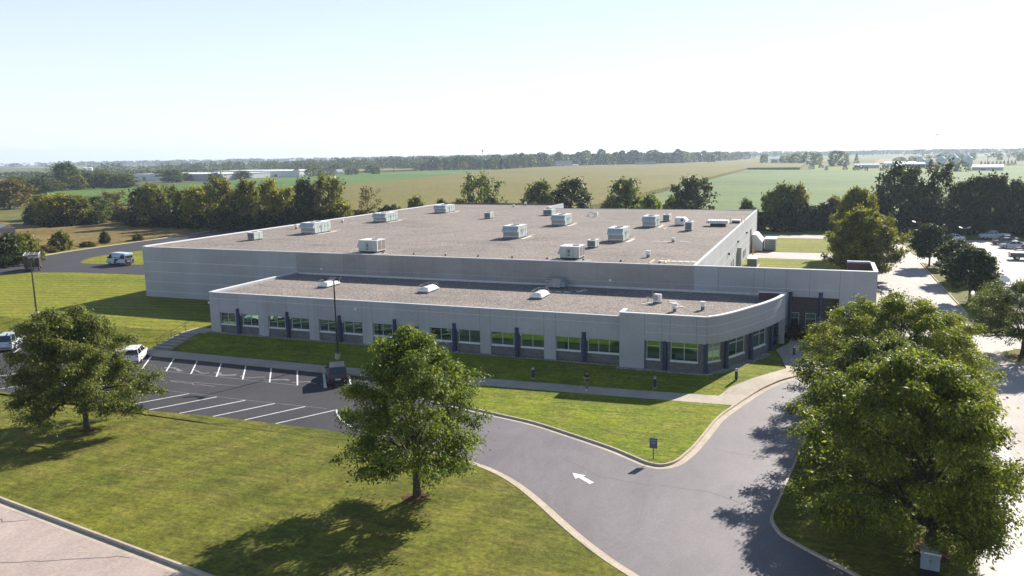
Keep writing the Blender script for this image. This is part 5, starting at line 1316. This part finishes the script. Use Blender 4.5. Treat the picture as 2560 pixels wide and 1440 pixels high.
plant_tree('pear_tree', (6.3, 160.5, 0), pm, (0.150,0.148,0.045), 'yellow green tree showing above the egg shaped one', rz=1.7, sc=(0.86,0.86,1.16))
# mulch rings
for x, y, r in ((-22.15,40.1,0.85),(-53.0,43.4,0.6),(5.9,42.0,1.1),(3.3,53.2,1.1),(6.2,66.5,1.1),(18.7,86.6,1.0),(18.5,115.7,1.0),(19.3,133.8,0.9),(17.6,150,0.8)):
    k = MB(); rgm = random.Random(int(x*7)); k.add([(x, y, zl(x,y)+0.10)]+[(x+math.cos(a*math.pi/9)*r*rgm.uniform(.8,1.1), y+math.sin(a*math.pi/9)*r*rgm.uniform(.8,1.1), zl(x,y)+0.018) for a in range(18)], [(0, 1+a, 1+(a+1) % 18) for a in range(18)], M['mulch'])
    tag(k.build('mulch_bed'), kind='structure')

for x, y, h, w, lab in ((-1.9,87.6,1.5,1.9,'dark shrub in front of the left entrance window'),(0.3,87.5,1.4,2.0,'dark shrub between the entrance windows and the blue column'),(1.7,87.7,1.6,1.8,'dark shrub right of the blue entrance column')):
    plant_tree('shrub', (x, y, 0.1), tree_mesh(int(200+x*10), 1.6, 1.0, 0.05, 'bush', limbs=12, subs=3, clumps=3, leaves=26, tr=0.04, ll=0.16, lw=0.09, cs=0.3), (0.035,0.028,0.018), lab, 'shrub')
# middle distance: shared meshes, each tree its own colour, size and turn
MID = dict(ll=0.62, lw=0.42, wood=True, flat=0.9)
proto = {
 'w1': (tree_mesh(101, 10, 4.2, 0.6, 'wild', limbs=26, subs=4, clumps=3, leaves=15, cs=1.0, droop=0.2, tr=0.22, lop=0.45, **MID), 10, 4.2),
 'w2': (tree_mesh(103, 10, 4.2, 0.8, 'round', limbs=26, subs=4, clumps=3, leaves=14, cs=1.0, droop=0.35, tr=0.22, lop=0.35, **MID), 10, 4.2),
 'w3': (tree_mesh(107, 10, 3.6, 0.5, 'tallround', limbs=26, subs=4, clumps=3, leaves=15, cs=0.9, droop=0.1, tr=0.2, lop=0.4, **MID), 10, 3.6),
 'open': (tree_mesh(109, 10, 4.6, 2.6, 'round', limbs=18, subs=4, clumps=2, leaves=13, cs=1.1, droop=0.3, tr=0.25, lop=0.5, **MID), 10, 4.6),
 'sparse': (tree_mesh(113, 10, 4.0, 3.0, 'round', limbs=18, subs=4, clumps=2, leaves=6, cs=0.9, droop=0.3, tr=0.2, lop=0.5, **MID), 10, 4.0),
 'bush': (tree_mesh(127, 5, 3.2, 0.15, 'bush', limbs=18, subs=4, clumps=3, leaves=14, cs=0.8, droop=0.3, tr=0.1, lop=0.35, **MID), 5, 3.2),
 'cone': (tree_mesh(131, 8, 2.6, 0.2, 'cone', limbs=30, subs=4, clumps=2, leaves=12, cs=0.6, droop=0.4, tr=0.15, lop=0.12, **MID), 8, 2.6)}
DG, GR, OL, YG, BR, LG = (0.040,0.055,0.022), (0.088,0.115,0.034), (0.150,0.155,0.046), (0.215,0.205,0.048), (0.150,0.125,0.062), (0.125,0.160,0.048)
rgt = random.Random(77)
def mid(kind, x, y, h, w, col, label, name='tree', cat='tree', group=None):
    me, H0, R0 = proto[kind]
    return plant_tree(name, (x, y, 0), me, col, label, cat, group, rgt.uniform(0, 6.28), (w/2/R0, w/2/R0, h/H0))
HL = 'hedgerow trees on the left'
for a in (
 ('w2',-332.7,246,12.6,17,BR,'brownish tree at the left edge of the picture, behind the rough meadow'),
 ('w1',-258,203,8.4,12,OL,'olive tree at the left end of the yellow topped thicket'),
 ('w1',-233,186,9.4,11,YG,'yellow topped tree in the thicket, second from its left end'),
 ('w2',-226,183,9.8,12,YG,'yellow topped tree in the middle of the thicket beyond the meadow'),
 ('w1',-222,186.5,9.2,10,OL,'olive tree in the thicket, just right of its yellow middle'),
 ('w2',-224,195,8.5,9,GR,'green tree at the right end of the yellow topped thicket'),
 ('open',-233,212,9.4,12,BR,'brownish round tree standing alone between thicket and hedgerow'),
 ('w3',-204,196,11.3,8,DG,'narrow dark tree at the left end of the long hedgerow'),
 ('w1',-188.5,185,12.6,9.5,OL,'olive tree in the hedgerow, second from its left end'),
 ('w2',-190,193,11.7,8,GR,'green tree tucked behind the second tree of the hedgerow'),
 ('w1',-181,189,11,7.5,OL,'olive tree in the hedgerow, third clump from the left'),
 ('w3',-171.8,185,11.8,8,YG,'yellowish tree in the hedgerow left of the tall broad one'),
 ('w2',-162.4,184.5,15,9,OL,'tall broad olive tree in the left half of the hedgerow'),
 ('w3',-157,187,11,6,DG,'dark low tree right of the tall broad olive tree in the hedgerow'),
 ('w3',-152.5,184,13.9,6.8,OL,'slim olive tree near the middle of the hedgerow'),
 ('w1',-144.7,184.3,14,7.4,YG,'yellow green tree near the middle of the hedgerow'),
 ('w2',-140.6,186.4,11.7,7,YG,'low yellow green tree bulging from the hedgerow middle'),
 ('w3',-134.7,186.4,13.9,5.8,DG,'dark slim tree in the right half of the hedgerow'),
 ('w2',-129.8,191,14.8,10,OL,'large rounded olive tree near the right end of the hedgerow'),
 ('w1',-124,188,7.5,7,YG,'yellow green shrubby tree under the large rounded olive tree'),
 ('sparse',-126.5,206,11.3,6.4,BR,'bare looking thin tree at the right end of the hedgerow')): mid(*a, group=HL)
UB = 'undergrowth bushes of the hedgerow'
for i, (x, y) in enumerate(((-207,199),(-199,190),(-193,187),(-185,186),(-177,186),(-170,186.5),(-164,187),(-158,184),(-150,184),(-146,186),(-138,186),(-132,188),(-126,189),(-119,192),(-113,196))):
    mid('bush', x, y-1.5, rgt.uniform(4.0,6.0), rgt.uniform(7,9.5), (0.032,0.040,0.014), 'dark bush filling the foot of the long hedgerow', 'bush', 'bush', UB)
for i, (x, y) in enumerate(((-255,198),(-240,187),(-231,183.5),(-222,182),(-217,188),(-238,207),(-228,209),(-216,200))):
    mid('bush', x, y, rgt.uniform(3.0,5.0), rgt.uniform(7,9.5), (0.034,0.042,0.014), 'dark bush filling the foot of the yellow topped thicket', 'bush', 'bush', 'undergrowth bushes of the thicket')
for a in (
 ('bush',-148.2,107.9,5.9,6.8,DG,'dark green bush by the service road at the left edge'),
 ('bush',-151.5,114,5.4,6,OL,'olive bush behind the dark one by the service road'),
 ('bush',-161.6,130.9,4.2,4.4,OL,'olive bush on the near edge of the rough meadow'),
 ('bush',-163.1,143.9,2.9,2.4,DG,'small dark round bush on the near edge of the rough meadow'),
 ('bush',-162,138,1.2,3.4,BR,'low brown scrub between the olive bush and the dark round bush'),
 ('bush',-161,126,1.6,4.6,BR,'low brown scrub at the foot of the olive bush'),
 ('bush',-160.8,152,1.6,3.0,BR,'low brown scrub at the far end of the meadow edge')): mid(*a, name='bush', cat='bush')
# behind the building
for a in (
 ('bush',-113.4,212,7.6,6.4,YG,'yellow green bush showing over the back left roof corner'),
 ('bush',-119,209,5.4,5.6,GR,'green bush left of the yellow green one at the back roof corner'),
 ('bush',-105.5,213,6.8,4.2,DG,'small dark bush right of the yellow green one at the back roof corner'),
 ('open',-94,215,14.3,10.8,GR,'leaning tree standing alone behind the left part of the roof'),
 ('bush',-89.5,213,7.5,6,GR,'bush at the foot of the leaning tree behind the roof'),
 ('bush',-99.5,212,6.8,5.4,YG,'yellow bush left of the leaning tree behind the roof'),
 ('w1',-74.6,214,12.2,10,GR,'loose green tree, left one of the pair behind the roof middle'),
 ('w2',-65.5,214,12.8,10.8,DG,'dense darker tree, right one of the pair behind the roof middle'),
 ('bush',-54.5,212,6.6,5.6,YG,'yellow bush between the pair and the two topped tree'),
 ('w1',-50.2,216,12.7,10,GR,'two topped green tree behind the right half of the roof'),
 ('bush',-43,214,8.2,7,LG,'light green bush right of the two topped tree'),
 ('bush',-37.6,214,7.6,5,LG,'light green bush left of the large dark tree'),
 ('w2',-32,214,13.2,10.2,DG,'large dense dark tree behind the right end of the roof'),
 ('bush',-17.9,212,7.4,4.6,GR,'lone green bush over the back right roof corner')): mid(*a, name='bush' if a[0] == 'bush' else 'tree', cat='bush' if a[0] == 'bush' else 'tree')
# right: trees between lawn and soybean field
for a in (
 ('w3',-11.8,211,9.8,5.4,LG,'left of the close pair of tall green trees past the building'),
 ('w3',-9.0,212,11.4,5.8,GR,'dark middle tree of the close group past the building'),
 ('w3',-5.6,213.6,11.2,5.6,OL,'right olive tree of the close group past the building'),
 ('w1',3.3,215.5,8.2,6.6,BR,'brownish tree left of the yellow green tree past the building'),
 ('w1',13.2,211,9.7,6.4,DG,'dark tree at the left end of the tall row beyond the car park'),
 ('w2',17.7,212,16.2,9.6,DG,'tallest broad dark tree in the row beyond the car park'),
 ('w3',22.5,213,12.0,6.4,DG,'dark tree between the two tallest in the row beyond the car park'),
 ('open',25.6,213.8,16.6,8.6,(0.05,0.055,0.03),'tall open crowned brownish tree in the row beyond the car park'),
 ('w1',31,213,11.9,7,DG,'dark tree right of the open crowned one beyond the car park'),
 ('w3',34.4,213.6,13,6.4,DG,'slim dark tree, third from the right edge of the row'),
 ('w3',38,214.4,13.3,6.6,(0.05,0.05,0.025),'slim brown tinged tree, second from the right edge of the row'),
 ('w1',42,213,12.2,6.6,DG,'dark tree at the right edge of the row beyond the car park'),
 ('w2',47,214,12.5,7.5,DG,'dark tree cut by the right edge of the picture')): mid(*a)
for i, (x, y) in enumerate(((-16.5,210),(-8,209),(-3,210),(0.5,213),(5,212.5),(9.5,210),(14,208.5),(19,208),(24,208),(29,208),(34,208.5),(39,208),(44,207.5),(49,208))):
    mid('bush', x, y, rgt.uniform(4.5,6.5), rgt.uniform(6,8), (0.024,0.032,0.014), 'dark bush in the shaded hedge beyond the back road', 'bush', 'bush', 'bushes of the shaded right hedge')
# left middle distance, before the works buildings
LM = 'scattered trees before the white works'
for kd, x, y, h, w, c in (('w2',-499.5,413,19.5,17,GR),('w1',-472,360,8.8,18,OL),('w2',-450,352,10,15,DG),('w1',-488,413,10.5,15,OL),('w2',-501,437,12,16,GR),('w1',-488,438,12,18,OL),('w2',-472,438,10.6,18,GR),('w1',-550,565,11.5,22,GR),
                     ('w2',-575,607,7.5,13,GR),('w2',-526,592,7.6,11,DG),('w2',-529.5,635,8.5,15.5,DG),('w1',-539,625,4.5,9,GR),('w1',-415,304.5,10.4,11,OL),('w2',-598,451,9.5,16,GR),('w1',-569,451,10.6,17,GR),('w1',-482,390,7.5,14,OL),
                     ('w2',-796,678,10.5,28,GR),('w1',-725,644,11,24,GR),('w2',-690,600,9,20,DG),('w1',-631,634,10.5,17,OL),('w2',-520,470,9,16,GR),('w1',-545,480,9.5,18,OL),('w2',-580,500,9.5,18,DG),('w1',-620,520,10,20,GR),('w2',-540,420,9,15,GR),('w1',-505,395,8,16,OL)):
    mid(kd, x, y, h, w, c, 'green field tree in front of the white works buildings on the left', group=LM)

# ------------------------------------------------------------------ far trees
def far_mesh(seed, H, Rr, kind, n, ll):
    rg = np.random.default_rng(seed); C = []
    lob = rg.uniform(0.7, 1.25, 7)
    while len(C) < n:
        z = rg.uniform(0.02, 1.0); az = rg.uniform(0, 6.283); k = az/6.2832*7; i = int(k) % 7; f = k-int(k)
        r = Rr*prof(kind, z)*(lob[i]*(1-f)+lob[(i+1) % 7]*f)*rg.uniform(0.35, 1.0)**0.5*rg.uniform(0.85, 1.08)
        C.append((math.cos(az)*r, math.sin(az)*r, z*H+rg.normal(0, .3)))
    C = np.array(C); D = rg.normal(0, 1, (n, 3)); Nn = rg.normal(0, 0.7, (n, 3))+np.array([0, 0, 0.8])
    return leaf_mesh('tree', C, D, Nn, ll*rg.uniform(.7, 1.4, n), ll*0.75*rg.uniform(.7, 1.3, n), M['leaf_far'])
FM = {'r': [far_mesh(s, 10, 5, 'tallround', 520, 1.4) for s in (1, 2, 3)]+[far_mesh(4, 10, 5, 'wild', 420, 1.5)], 'c': [far_mesh(5, 10, 5, 'cone', 300, 1.2)], 'b': [far_mesh(6, 10, 5, 'bush', 300, 1.5)]}
def far(kind, x, y, h, w, label, group, col, cat='tree', name='tree'):
    o = bpy.data.objects.new(name, rgt.choice(FM[kind])); COL.objects.link(o)
    o.location = (x, y, 0); o.rotation_euler = (0, 0, rgt.uniform(0, 6.28)); o.scale = (w/10, w/10, h/10); v = rgt.uniform(0.8, 1.25)
    o.color = (col[0]*v, col[1]*v, col[2]*v, 1)
    return tag(o, label, cat, group)
FARC = [(-527.5,997.6,12.1,19.8),(-516.6,998.9,10.9,19.7),(-505.1,1000.3,18.5,16.9),(-493.7,1001.7,15.0,21.2),(-485.7,1002.7,16.5,14.7),(-475.9,1003.8,16.0,12.3),(-467.6,1004.9,18.2,21.3),(-457.0,1006.1,19.3,20.0),(-449.0,1007.1,16.3,13.4),(-441.6,1008.0,14.7,14.1),(-433.4,1009.0,14.0,20.7),(-424.9,1010.0,14.2,17.3),(-414.9,1011.2,19.5,21.2),(-404.9,1012.4,14.2,20.7),(-396.5,1013.5,18.5,13.6),(-388.7,1014.4,20.6,14.9),(-381.7,1022.5,21.1,18.6),(-380.3,1043.1,19.1,20.4),(-378.8,1066.0,19.3,17.3),(-377.1,1092.0,21.4,22.8),(-375.8,1111.7,12.4,21.8),(-370.4,1150.1,22,17.0),(-372.6,1159.5,22.5,13.9),(-371.0,1183.3,17.6,15.8),(-368.9,1215.1,18.4,24.6),(-364.0,1232.8,21.7,20.1),(-353.1,1237.3,24.4,22.7),(-342.1,1241.9,19.0,14.5),(-330.5,1246.7,25.9,18.0),(-320.3,1251.0,18.5,18.0),(-308.7,1255.7,20.8,17.7),(-299.7,1259.5,23.3,15.0),(-292.4,1267.3,18.6,25.7),(-285.5,1277.6,23.4,25.7),(-277.2,1290.0,19.9,17.1),(-268.7,1302.9,16.6,19.8),(-260.6,1315.0,23.3,25.3),(-253.8,1325.1,19.8,24.6),(-246.6,1335.9,18.0,26.0),(-237.5,1349.6,17.8,16.0),(-228.9,1362.4,23.5,25.1),(-222.2,1383.3,20.9,27.3),(-214.8,1418.6,16.1,21.1),(-208.1,1450.5,18.0,21.8),(-201.7,1480.7,20.9,17.9),(-194.9,1513.4,15.2,29.0),(-186.9,1551.2,19.1,21.2),(-180.4,1582.0,18.0,27.7),(-171.0,1627.0,12.4,28.4)]
for x, y, h, w in FARC:
    far('r', x, y, h, w, 'hazy blue green tree in the long treeline beyond the corn field', 'treeline beyond the corn field', rgt.choice([DG, GR, GR, LG]))
for x, y, h, w, c, lab in ((-452,985,11.5,14,YG,'bright yellow green tree standing out before the far treeline'),(-214,1298,13,18,DG,'dark tree standing out before the right end of the far treeline'),(-176,1380,14,20,DG,'round tree alone at the right end of the far treeline')):
    far('r', x, y, h, w, lab, None, c)
RT = 'farm trees on the right horizon'
for kd, x, y, h, w, lab in (('r',-79.7,1215,13.7,15,'round hazy tree at the left end of the right farm trees'),('r',-65,1206,6.2,10,'low bush next to the round hazy tree on the right horizon'),
  ('r',15.6,1045,18,25,'large rounded willow like tree left of two firs on the right horizon'),('c',28.3,1090,11.5,7,'shorter of two hazy firs beside the rounded tree'),('c',39.2,1112,14,9,'taller of two hazy firs beside the rounded tree'),
  ('b',-10.4,886,4.8,7,'round dark bush at the left corner of the farm yard'),('b',99,744,8,12,'left half of the big hazy bush before the grey shed'),('b',106,742.5,9,13,'right half of the big hazy bush before the grey shed')):
    far(kd, x, y, h, w, lab, None, GR if kd != 'c' else DG)
for x, y, h, w in ((-48.7,1196,12.8,22.6),(-35.2,1187,14.9,25),(-19.3,1178,16.9,22),(-7.7,1140,15.2,13.8),(108,1071,9.5,14.4),(134,1111,11.7,10.8),(217,1426,11,10),(248,1394,10,9.6),(255,1296,9.9,11),(97,1199,8,21.6),(122,1290,8,17.3),(161,1258,9.3,13.3),(190,1350,9,16),(300,1500,10,20)):
    far('r', x, y, h, w, 'hazy tree among the farm trees on the right horizon', RT, LG)
for x, y, h, w in ((-2.1,940,3.9,6.1),(3.3,830,3.8,3.5),(20.7,857,4.7,5.1),(30.6,829,4.7,9.1),(37.1,796,4.1,3.6),(52.5,799,5.4,10.2),(58.9,797,5.3,5.8)):
    far('b', x, y, h, w, 'small round evergreen bush on the bright farm lawn', 'round evergreens on the farm lawn', DG, 'bush', 'bush')
for i in range(10):
    far('c', 152.8+4.64*i, 951.6+6.5*i, rgt.uniform(4.6,5.8), 3.9, 'small hazy fir in the windbreak behind the grey shed', 'windbreak firs', DG)
for x, y, h, w in ((-554,726,6.1,11.4),(-519,707,8,12.7),(-500,704,8.7,12.6),(-509,746,8.7,17.6),(-512,732,9.9,17.4),(-492,772,8,16),(-478,800,8,14),(-540,770,9,18),(-560,840,11,20),(-600,850,11,22),(-520,860,10,18)):
    far('r', x, y, h, w, 'tree beside the houses at the far end of the green field', 'trees by the far houses', GR)

# far woods nobody could count: one mass each
def woods(name, label, area, n, hs, ws, col, seed, q=70, ll=2.2):
    rg = np.random.default_rng(seed); C = []
    for i in range(n):
        x, y = area(rg); h = rg.uniform(*hs); w = rg.uniform(*ws); m_ = q
        z = rg.uniform(0.05, 1, m_)**0.7; az = rg.uniform(0, 6.283, m_); r = w/2*np.sqrt(np.clip(1-((z-0.45)/0.62)**2, 0.02, 1))*rg.uniform(0.5, 1.05, m_)
        C.append(np.stack([x+np.cos(az)*r, y+np.sin(az)*r, z*h], 1))
    C = np.concatenate(C); k = len(C)
    me = leaf_mesh(name, C, rg.normal(0, 1, (k, 3)), rg.normal(0, .7, (k, 3))+np.array([0, 0, .8]), ll*rg.uniform(.7, 1.4, k), ll*.8*rg.uniform(.7, 1.3, k), M['leaf_far'])
    o = bpy.data.objects.new(name, me); COL.objects.link(o); o.color = (*col, 1)
    return tag(o, label, 'woods', None, 'stuff')
def band(x0, y0, x1, y1, d):
    return lambda rg: (lambda t, s: (x0+(x1-x0)*t+s*0.3, y0+(y1-y0)*t+s))(rg.uniform(), rg.uniform(0, d))
woods('woods', 'broad wooded suburb behind the white works on the left', band(-1150,880,-560,1080,420), 420, (10,17), (14,24), (0.055,0.074,0.022), 1)
woods('woods', 'long wood along the far end of the green field', band(-760,1010,-500,1150,330), 260, (14,21), (15,24), (0.050,0.068,0.024), 2)
woods('woods', 'thick wood filling in behind the treeline beyond the corn field', band(-520,1120,-190,1700,160), 230, (14,20), (16,26), (0.045,0.062,0.02), 3)
woods('woods', 'hazy wood along the left horizon', band(-3400,2300,-1300,2900,700), 300, (14,22), (30,50), (0.045,0.06,0.022), 4, 60, 5)
woods('woods', 'faint blue wood along the right horizon', band(-300,2600,900,2500,800), 300, (10,15), (30,50), (0.05,0.065,0.03), 5, 60, 5)
woods('woods', 'faint blue wood along the middle horizon', band(-1500,2700,-200,2900,700), 240, (12,18), (30,50), (0.05,0.065,0.03), 6, 60, 5)
woods('woods', 'near wooded strip left of the white works', band(-1100,640,-760,700,160), 130, (5,8), (12,20), (0.055,0.07,0.022), 8)
woods('woods', 'scattered farm hedges on the right horizon', band(120,1500,620,1650,500), 60, (6,10), (12,22), (0.05,0.065,0.03), 9)

# ------------------------------------------------------------------ far buildings
def works(x, y, w, d, h, label, wall, roof, cat='warehouse', name='warehouse', gable=0.0, rz=0.0):
    t = empty(name, (x, y, 0), rz, label, cat)
    k = MB(); k.box(0, w, 0, d, 0, h, wall)
    for q in range(1, int(w/12)): k.box(q*12-0.15, q*12+0.15, -0.1, 0, 0, h-0.5, M['galv'])
    k.box(w*0.3, w*0.3+min(4, w*.15), -0.12, 0, 0, min(3.5, h*.6), M['rtu_dark']); k.build('wall', t)
    k = MB()
    if gable: k.side([(-0.4, h-0.05), (d/2, h+gable), (d+0.4, h-0.05)], -0.4, w+0.4, roof, 'x')
    else: k.box(-0.5, w+0.5, -0.5, d+0.5, h, h+0.5, roof)
    k.build('roof', t); return t
works(-598, 610, 66, 70, 6.0, 'long white roofed works with a lilac front wall', M['lilac'], M['white'])
works(-656, 622, 40, 60, 6.0, 'white works at the left end, half behind trees', M['barnwall'], M['white'])
works(-640, 720, 84, 60, 6.5, 'white roofed works set back behind the lilac fronted one', M['lilac'], M['white'])
works(-556, 700, 46, 60, 6.5, 'white walled works at the right end beside a dark tree', M['barnwall'], M['white'])
works(-700, 560, 30, 14, 4.2, 'low white roofed hut row among trees on the far left', M['lilac'], M['white'], 'hut', 'hut')
works(-640, 500, 26, 12, 3.4, 'dark low building with a white roof edge among trees on the left', M['slate'], M['white'], 'building', 'building')
for i, x in enumerate((-958, -949)):
    t = empty('storage_tank', (x, 826, 0), 0, ('white storage tank above the trees on the left, left of the two', 'white storage tank above the trees on the left, right of the two')[i], 'tank')
    k = MB(); k.cyl((0,0,0),(0,0,11.2),3.4,3.4,M['white'],20); k.build('shell', t); k = MB(); k.cyl((0,0,11.2),(0,0,12.2),3.4,0.4,M['coping'],20); k.build('lid', t)
works(-365, 1118, 27, 12, 5.2, 'white barn with a dark blue roof before the far treeline', M['barnwall'], M['slate'], 'barn', 'barn', 4.5, R(38))
works(-524, 792, 7, 8, 3.6, 'small white gabled house at the end of the green field', M['barnwall'], M['lilac'], 'house', 'house', 2.6, R(60))
works(-548, 786, 16, 9, 3.2, 'low blue grey house left of the small gabled one', M['greyblue'], M['slate'], 'house', 'house', 1.8, R(35))
works(-262, 1182, 30, 12, 3.2, 'dark roofed bungalow under the far treeline', M['lilac'], M['slate'], 'house', 'house', 3.2, R(12))
works(-345, 1135, 8, 6, 3.0, 'tiny white outbuilding right of the white barn', M['white'], M['white'], 'outbuilding', 'outbuilding', 1.5)
works(-95, 1600, 18, 10, 4.5, 'white machine shed far off between the woods', M['white'], M['white'], 'shed', 'shed', 2)
works(116, 762, 22, 12, 3.6, 'long grey blue shed with pale roof line on the right field edge', M['bluesteel'], M['bluesteel'], 'shed', 'shed', 1.6, R(-14))
works(30, 905, 24, 12, 3.6, 'pale blue farm shed behind the round evergreens', M['bluesteel'], M['greyblue'], 'shed', 'shed', 1.2)
works(62, 960, 36, 14, 4.0, 'long low farm building with a pale roof line', M['bluesteel'], M['bluesteel'], 'farm building', 'farm_building', 1.8)
works(70, 905, 26, 12, 4.0, 'lower farm building in front of the long one', M['slate'], M['barnwall'], 'farm building', 'farm_building', 1.6)
for x, y, h, r, lab in ((94,925,8,4.2,'hazy steel grain bin, leftmost of the farm bins'),(103,935,7,3.8,'hazy steel grain bin, second of the farm bins'),(113,928,9,4.2,'hazy steel grain bin below the elevator tower'),(126,940,9.5,4.4,'hazy steel grain bin right of the elevator tower'),(140,946,9,4.2,'hazy steel grain bin, rightmost of the farm bins')):
    t = empty('grain_bin', (x, y, 0), 0, lab, 'grain bin')
    k = MB(); k.cyl((0,0,0),(0,0,h),r,r,M['bluesteel'],20)
    for q in range(1, int(h)): k.cyl((0,0,q-0.05),(0,0,q+0.05),r+0.05,r+0.05,M['bluesteel'],20,False)
    k.build('shell', t); k = MB(); k.cyl((0,0,h),(0,0,h+3.0),r+0.1,0.5,M['barnwall'],20); k.build('roof', t)
t = empty('elevator_tower', (107.5, 932, 0), 0, 'thin grain elevator tower with slanting spouts above the farm bins', 'elevator tower')
k = MB()
for s in (-0.7, 0.7): k.cyl((s,0,0),(s,0,33),0.14,0.14,M['bluesteel'],6)
for q in range(11): k.tube([(-0.7,0,q*3),(0.7,0,q*3+3)],0.07,M['bluesteel'],4)
k.build('leg', t); k = MB(); k.box(-0.8,1.8,-0.5,0.5,32.6,33.6,M['bluesteel']); k.build('head', t)
k = MB(); k.tube([(-0.7,0,31),(-12,2,13)],0.13,M['bluesteel'],5); k.tube([(-0.7,0,28),(-4,2,14)],0.13,M['bluesteel'],5); k.tube([(0.7,0,31),(16,6,15)],0.13,M['bluesteel'],5); k.build('spout', t)
t = empty('water_tower', (-1187, 2760, 0), 0, 'tiny water tower poking over the far treeline', 'water tower')
k = MB(); k.cyl((0,0,0),(0,0,32),1.5,1.2,M['grey'],12); k.build('stem', t); k = MB(); k.cyl((0,0,31),(0,0,36),1.4,5.6,M['grey'],18); k.cyl((0,0,36),(0,0,41),5.6,1.0,M['grey'],18); k.build('bowl', t)
t = empty('radio_mast', (-1250, 2700, 0), 0, 'hair thin radio mast over the far treeline', 'mast')
k = MB(); k.cyl((0,0,0),(0,0,76),0.7,0.5,M['galv'],5); k.build('mast', t)
for i, (x, y, h) in enumerate(((-520,1050,11.5),(-524,985,10),(-535,902,13),(-521,809,11),(-288,1235,18),(-500,880,12),(-545,840,11),(150,900,11),(175,940,11))):
    t = empty('utility_pole', (x, y, 0), R(30), 'thin wooden utility pole along a far farm road', 'utility pole', 'far utility poles')
    k = MB(); k.cyl((0,0,0),(0,0,h),0.28,0.2,M['bark'],6); k.build('pole', t); k = MB(); k.box(-1.3,1.3,-0.1,0.1,h-0.8,h-0.5,M['bark']); k.build('crossarm', t)
t = empty('field_hut', (-212, 154, 0), R(-20), 'weathered grey hut at the left edge of the rough meadow', 'hut')
k = MB(); k.box(-3.5,3.5,-2,2,0,2.2,M['woodgrey']); k.box(2.2,3.0,-2.03,-2,0,1.9,M['rtu_dark']); k.build('wall', t)
k = MB(); k.side([(-2.4,2.15),(0,3.1),(2.4,2.15)],-3.9,3.9,M['galv'],'x'); k.build('roof', t)

# ------------------------------------------------------------------ camera, sun, sky, air
cam = bpy.data.cameras.new('camera'); cam.sensor_width = 36.0; cam.lens = 1981.0/2560*36
cam.clip_start = 0.5; cam.clip_end = 30000
co = bpy.data.objects.new('camera', cam); COL.objects.link(co); scene.camera = co
right = Vector((0.93229147, 0.36134972, -0.01609349)); down = Vector((0.04523869, -0.16062959, -0.98597748)); fwd = Vector((-0.35886778, 0.91849035, -0.16610058))
mt = Matrix((right, -down, -fwd)).transposed().to_4x4(); mt.translation = (0, 0, 20); co.matrix_world = mt

d = Vector((-0.57, -1.70, -1.0)).normalized()
sun = bpy.data.lights.new('sun', 'SUN'); sun.energy = SUN_E; sun.angle = R(0.53); sun.color = (1.0, 0.93, 0.82)
so = bpy.data.objects.new('sun', sun); COL.objects.link(so); so.rotation_euler = d.to_track_quat('-Z', 'Y').to_euler()
so.location = (60, 200, 150)
world = bpy.data.worlds.new('World'); scene.world = world; world.use_nodes = True
nt = world.node_tree; bg = nt.nodes['Background']
sky = nt.nodes.new('ShaderNodeTexSky'); sky.sky_type = 'NISHITA'; sky.sun_disc = False
sky.sun_elevation = math.asin(-d.z); sky.sun_rotation = math.atan2(-d.x, -d.y); sky.altitude = 250; sky.air_density = 1.0; sky.dust_density = 0.15; sky.ozone_density = 1.4
mx = nt.nodes.new('ShaderNodeMix'); mx.data_type = 'RGBA'      # thin haze low over the horizon whitens the blue
tc = nt.nodes.new('ShaderNodeTexCoord'); sx = nt.nodes.new('ShaderNodeSeparateXYZ'); mr = nt.nodes.new('ShaderNodeMapRange')
mr.inputs['From Min'].default_value = 0.0; mr.inputs['From Max'].default_value = 0.55; mr.inputs['To Min'].default_value = 0.75; mr.inputs['To Max'].default_value = 0.0
nt.links.new(tc.outputs['Generated'], sx.inputs[0]); nt.links.new(sx.outputs[2], mr.inputs['Value']); nt.links.new(mr.outputs[0], mx.inputs[0])
mx.inputs[7].default_value = (9.0, 9.8, 11.4, 1)
nt.links.new(sky.outputs[0], mx.inputs[6]); nt.links.new(mx.outputs[2], bg.inputs[0]); bg.inputs[1].default_value = SKY_S

if HAZE:
    k = MB(); m_, nt, b = mat('haze'); nt.nodes.remove(b)
    v = nt.nodes.new('ShaderNodeVolumePrincipled'); v.inputs['Density'].default_value = HAZE; v.inputs['Color'].default_value = (0.66, 0.81, 1.0, 1); v.inputs['Anisotropy'].default_value = 0.3
    nt.links.new(v.outputs[0], nt.nodes['Material Output'].inputs['Volume'])
    k.box(-5200, 5200, -450, 5200, -2.2, 90, m_); o = k.build('haze'); tag(o, 'thin bluish air over the whole countryside', 'haze', None, 'stuff')
scene.cycles.volume_bounces = 0; scene.cycles.max_bounces = 6; scene.cycles.transparent_max_bounces = 8; scene.cycles.diffuse_bounces = 3; scene.cycles.glossy_bounces = 3
scene.cycles.use_denoising = True
vs_ = scene.view_settings; vs_.view_transform = 'Standard'; vs_.look = 'None'; vs_.gamma = 1; vs_.exposure = EXPO; vs_.use_curve_mapping = False
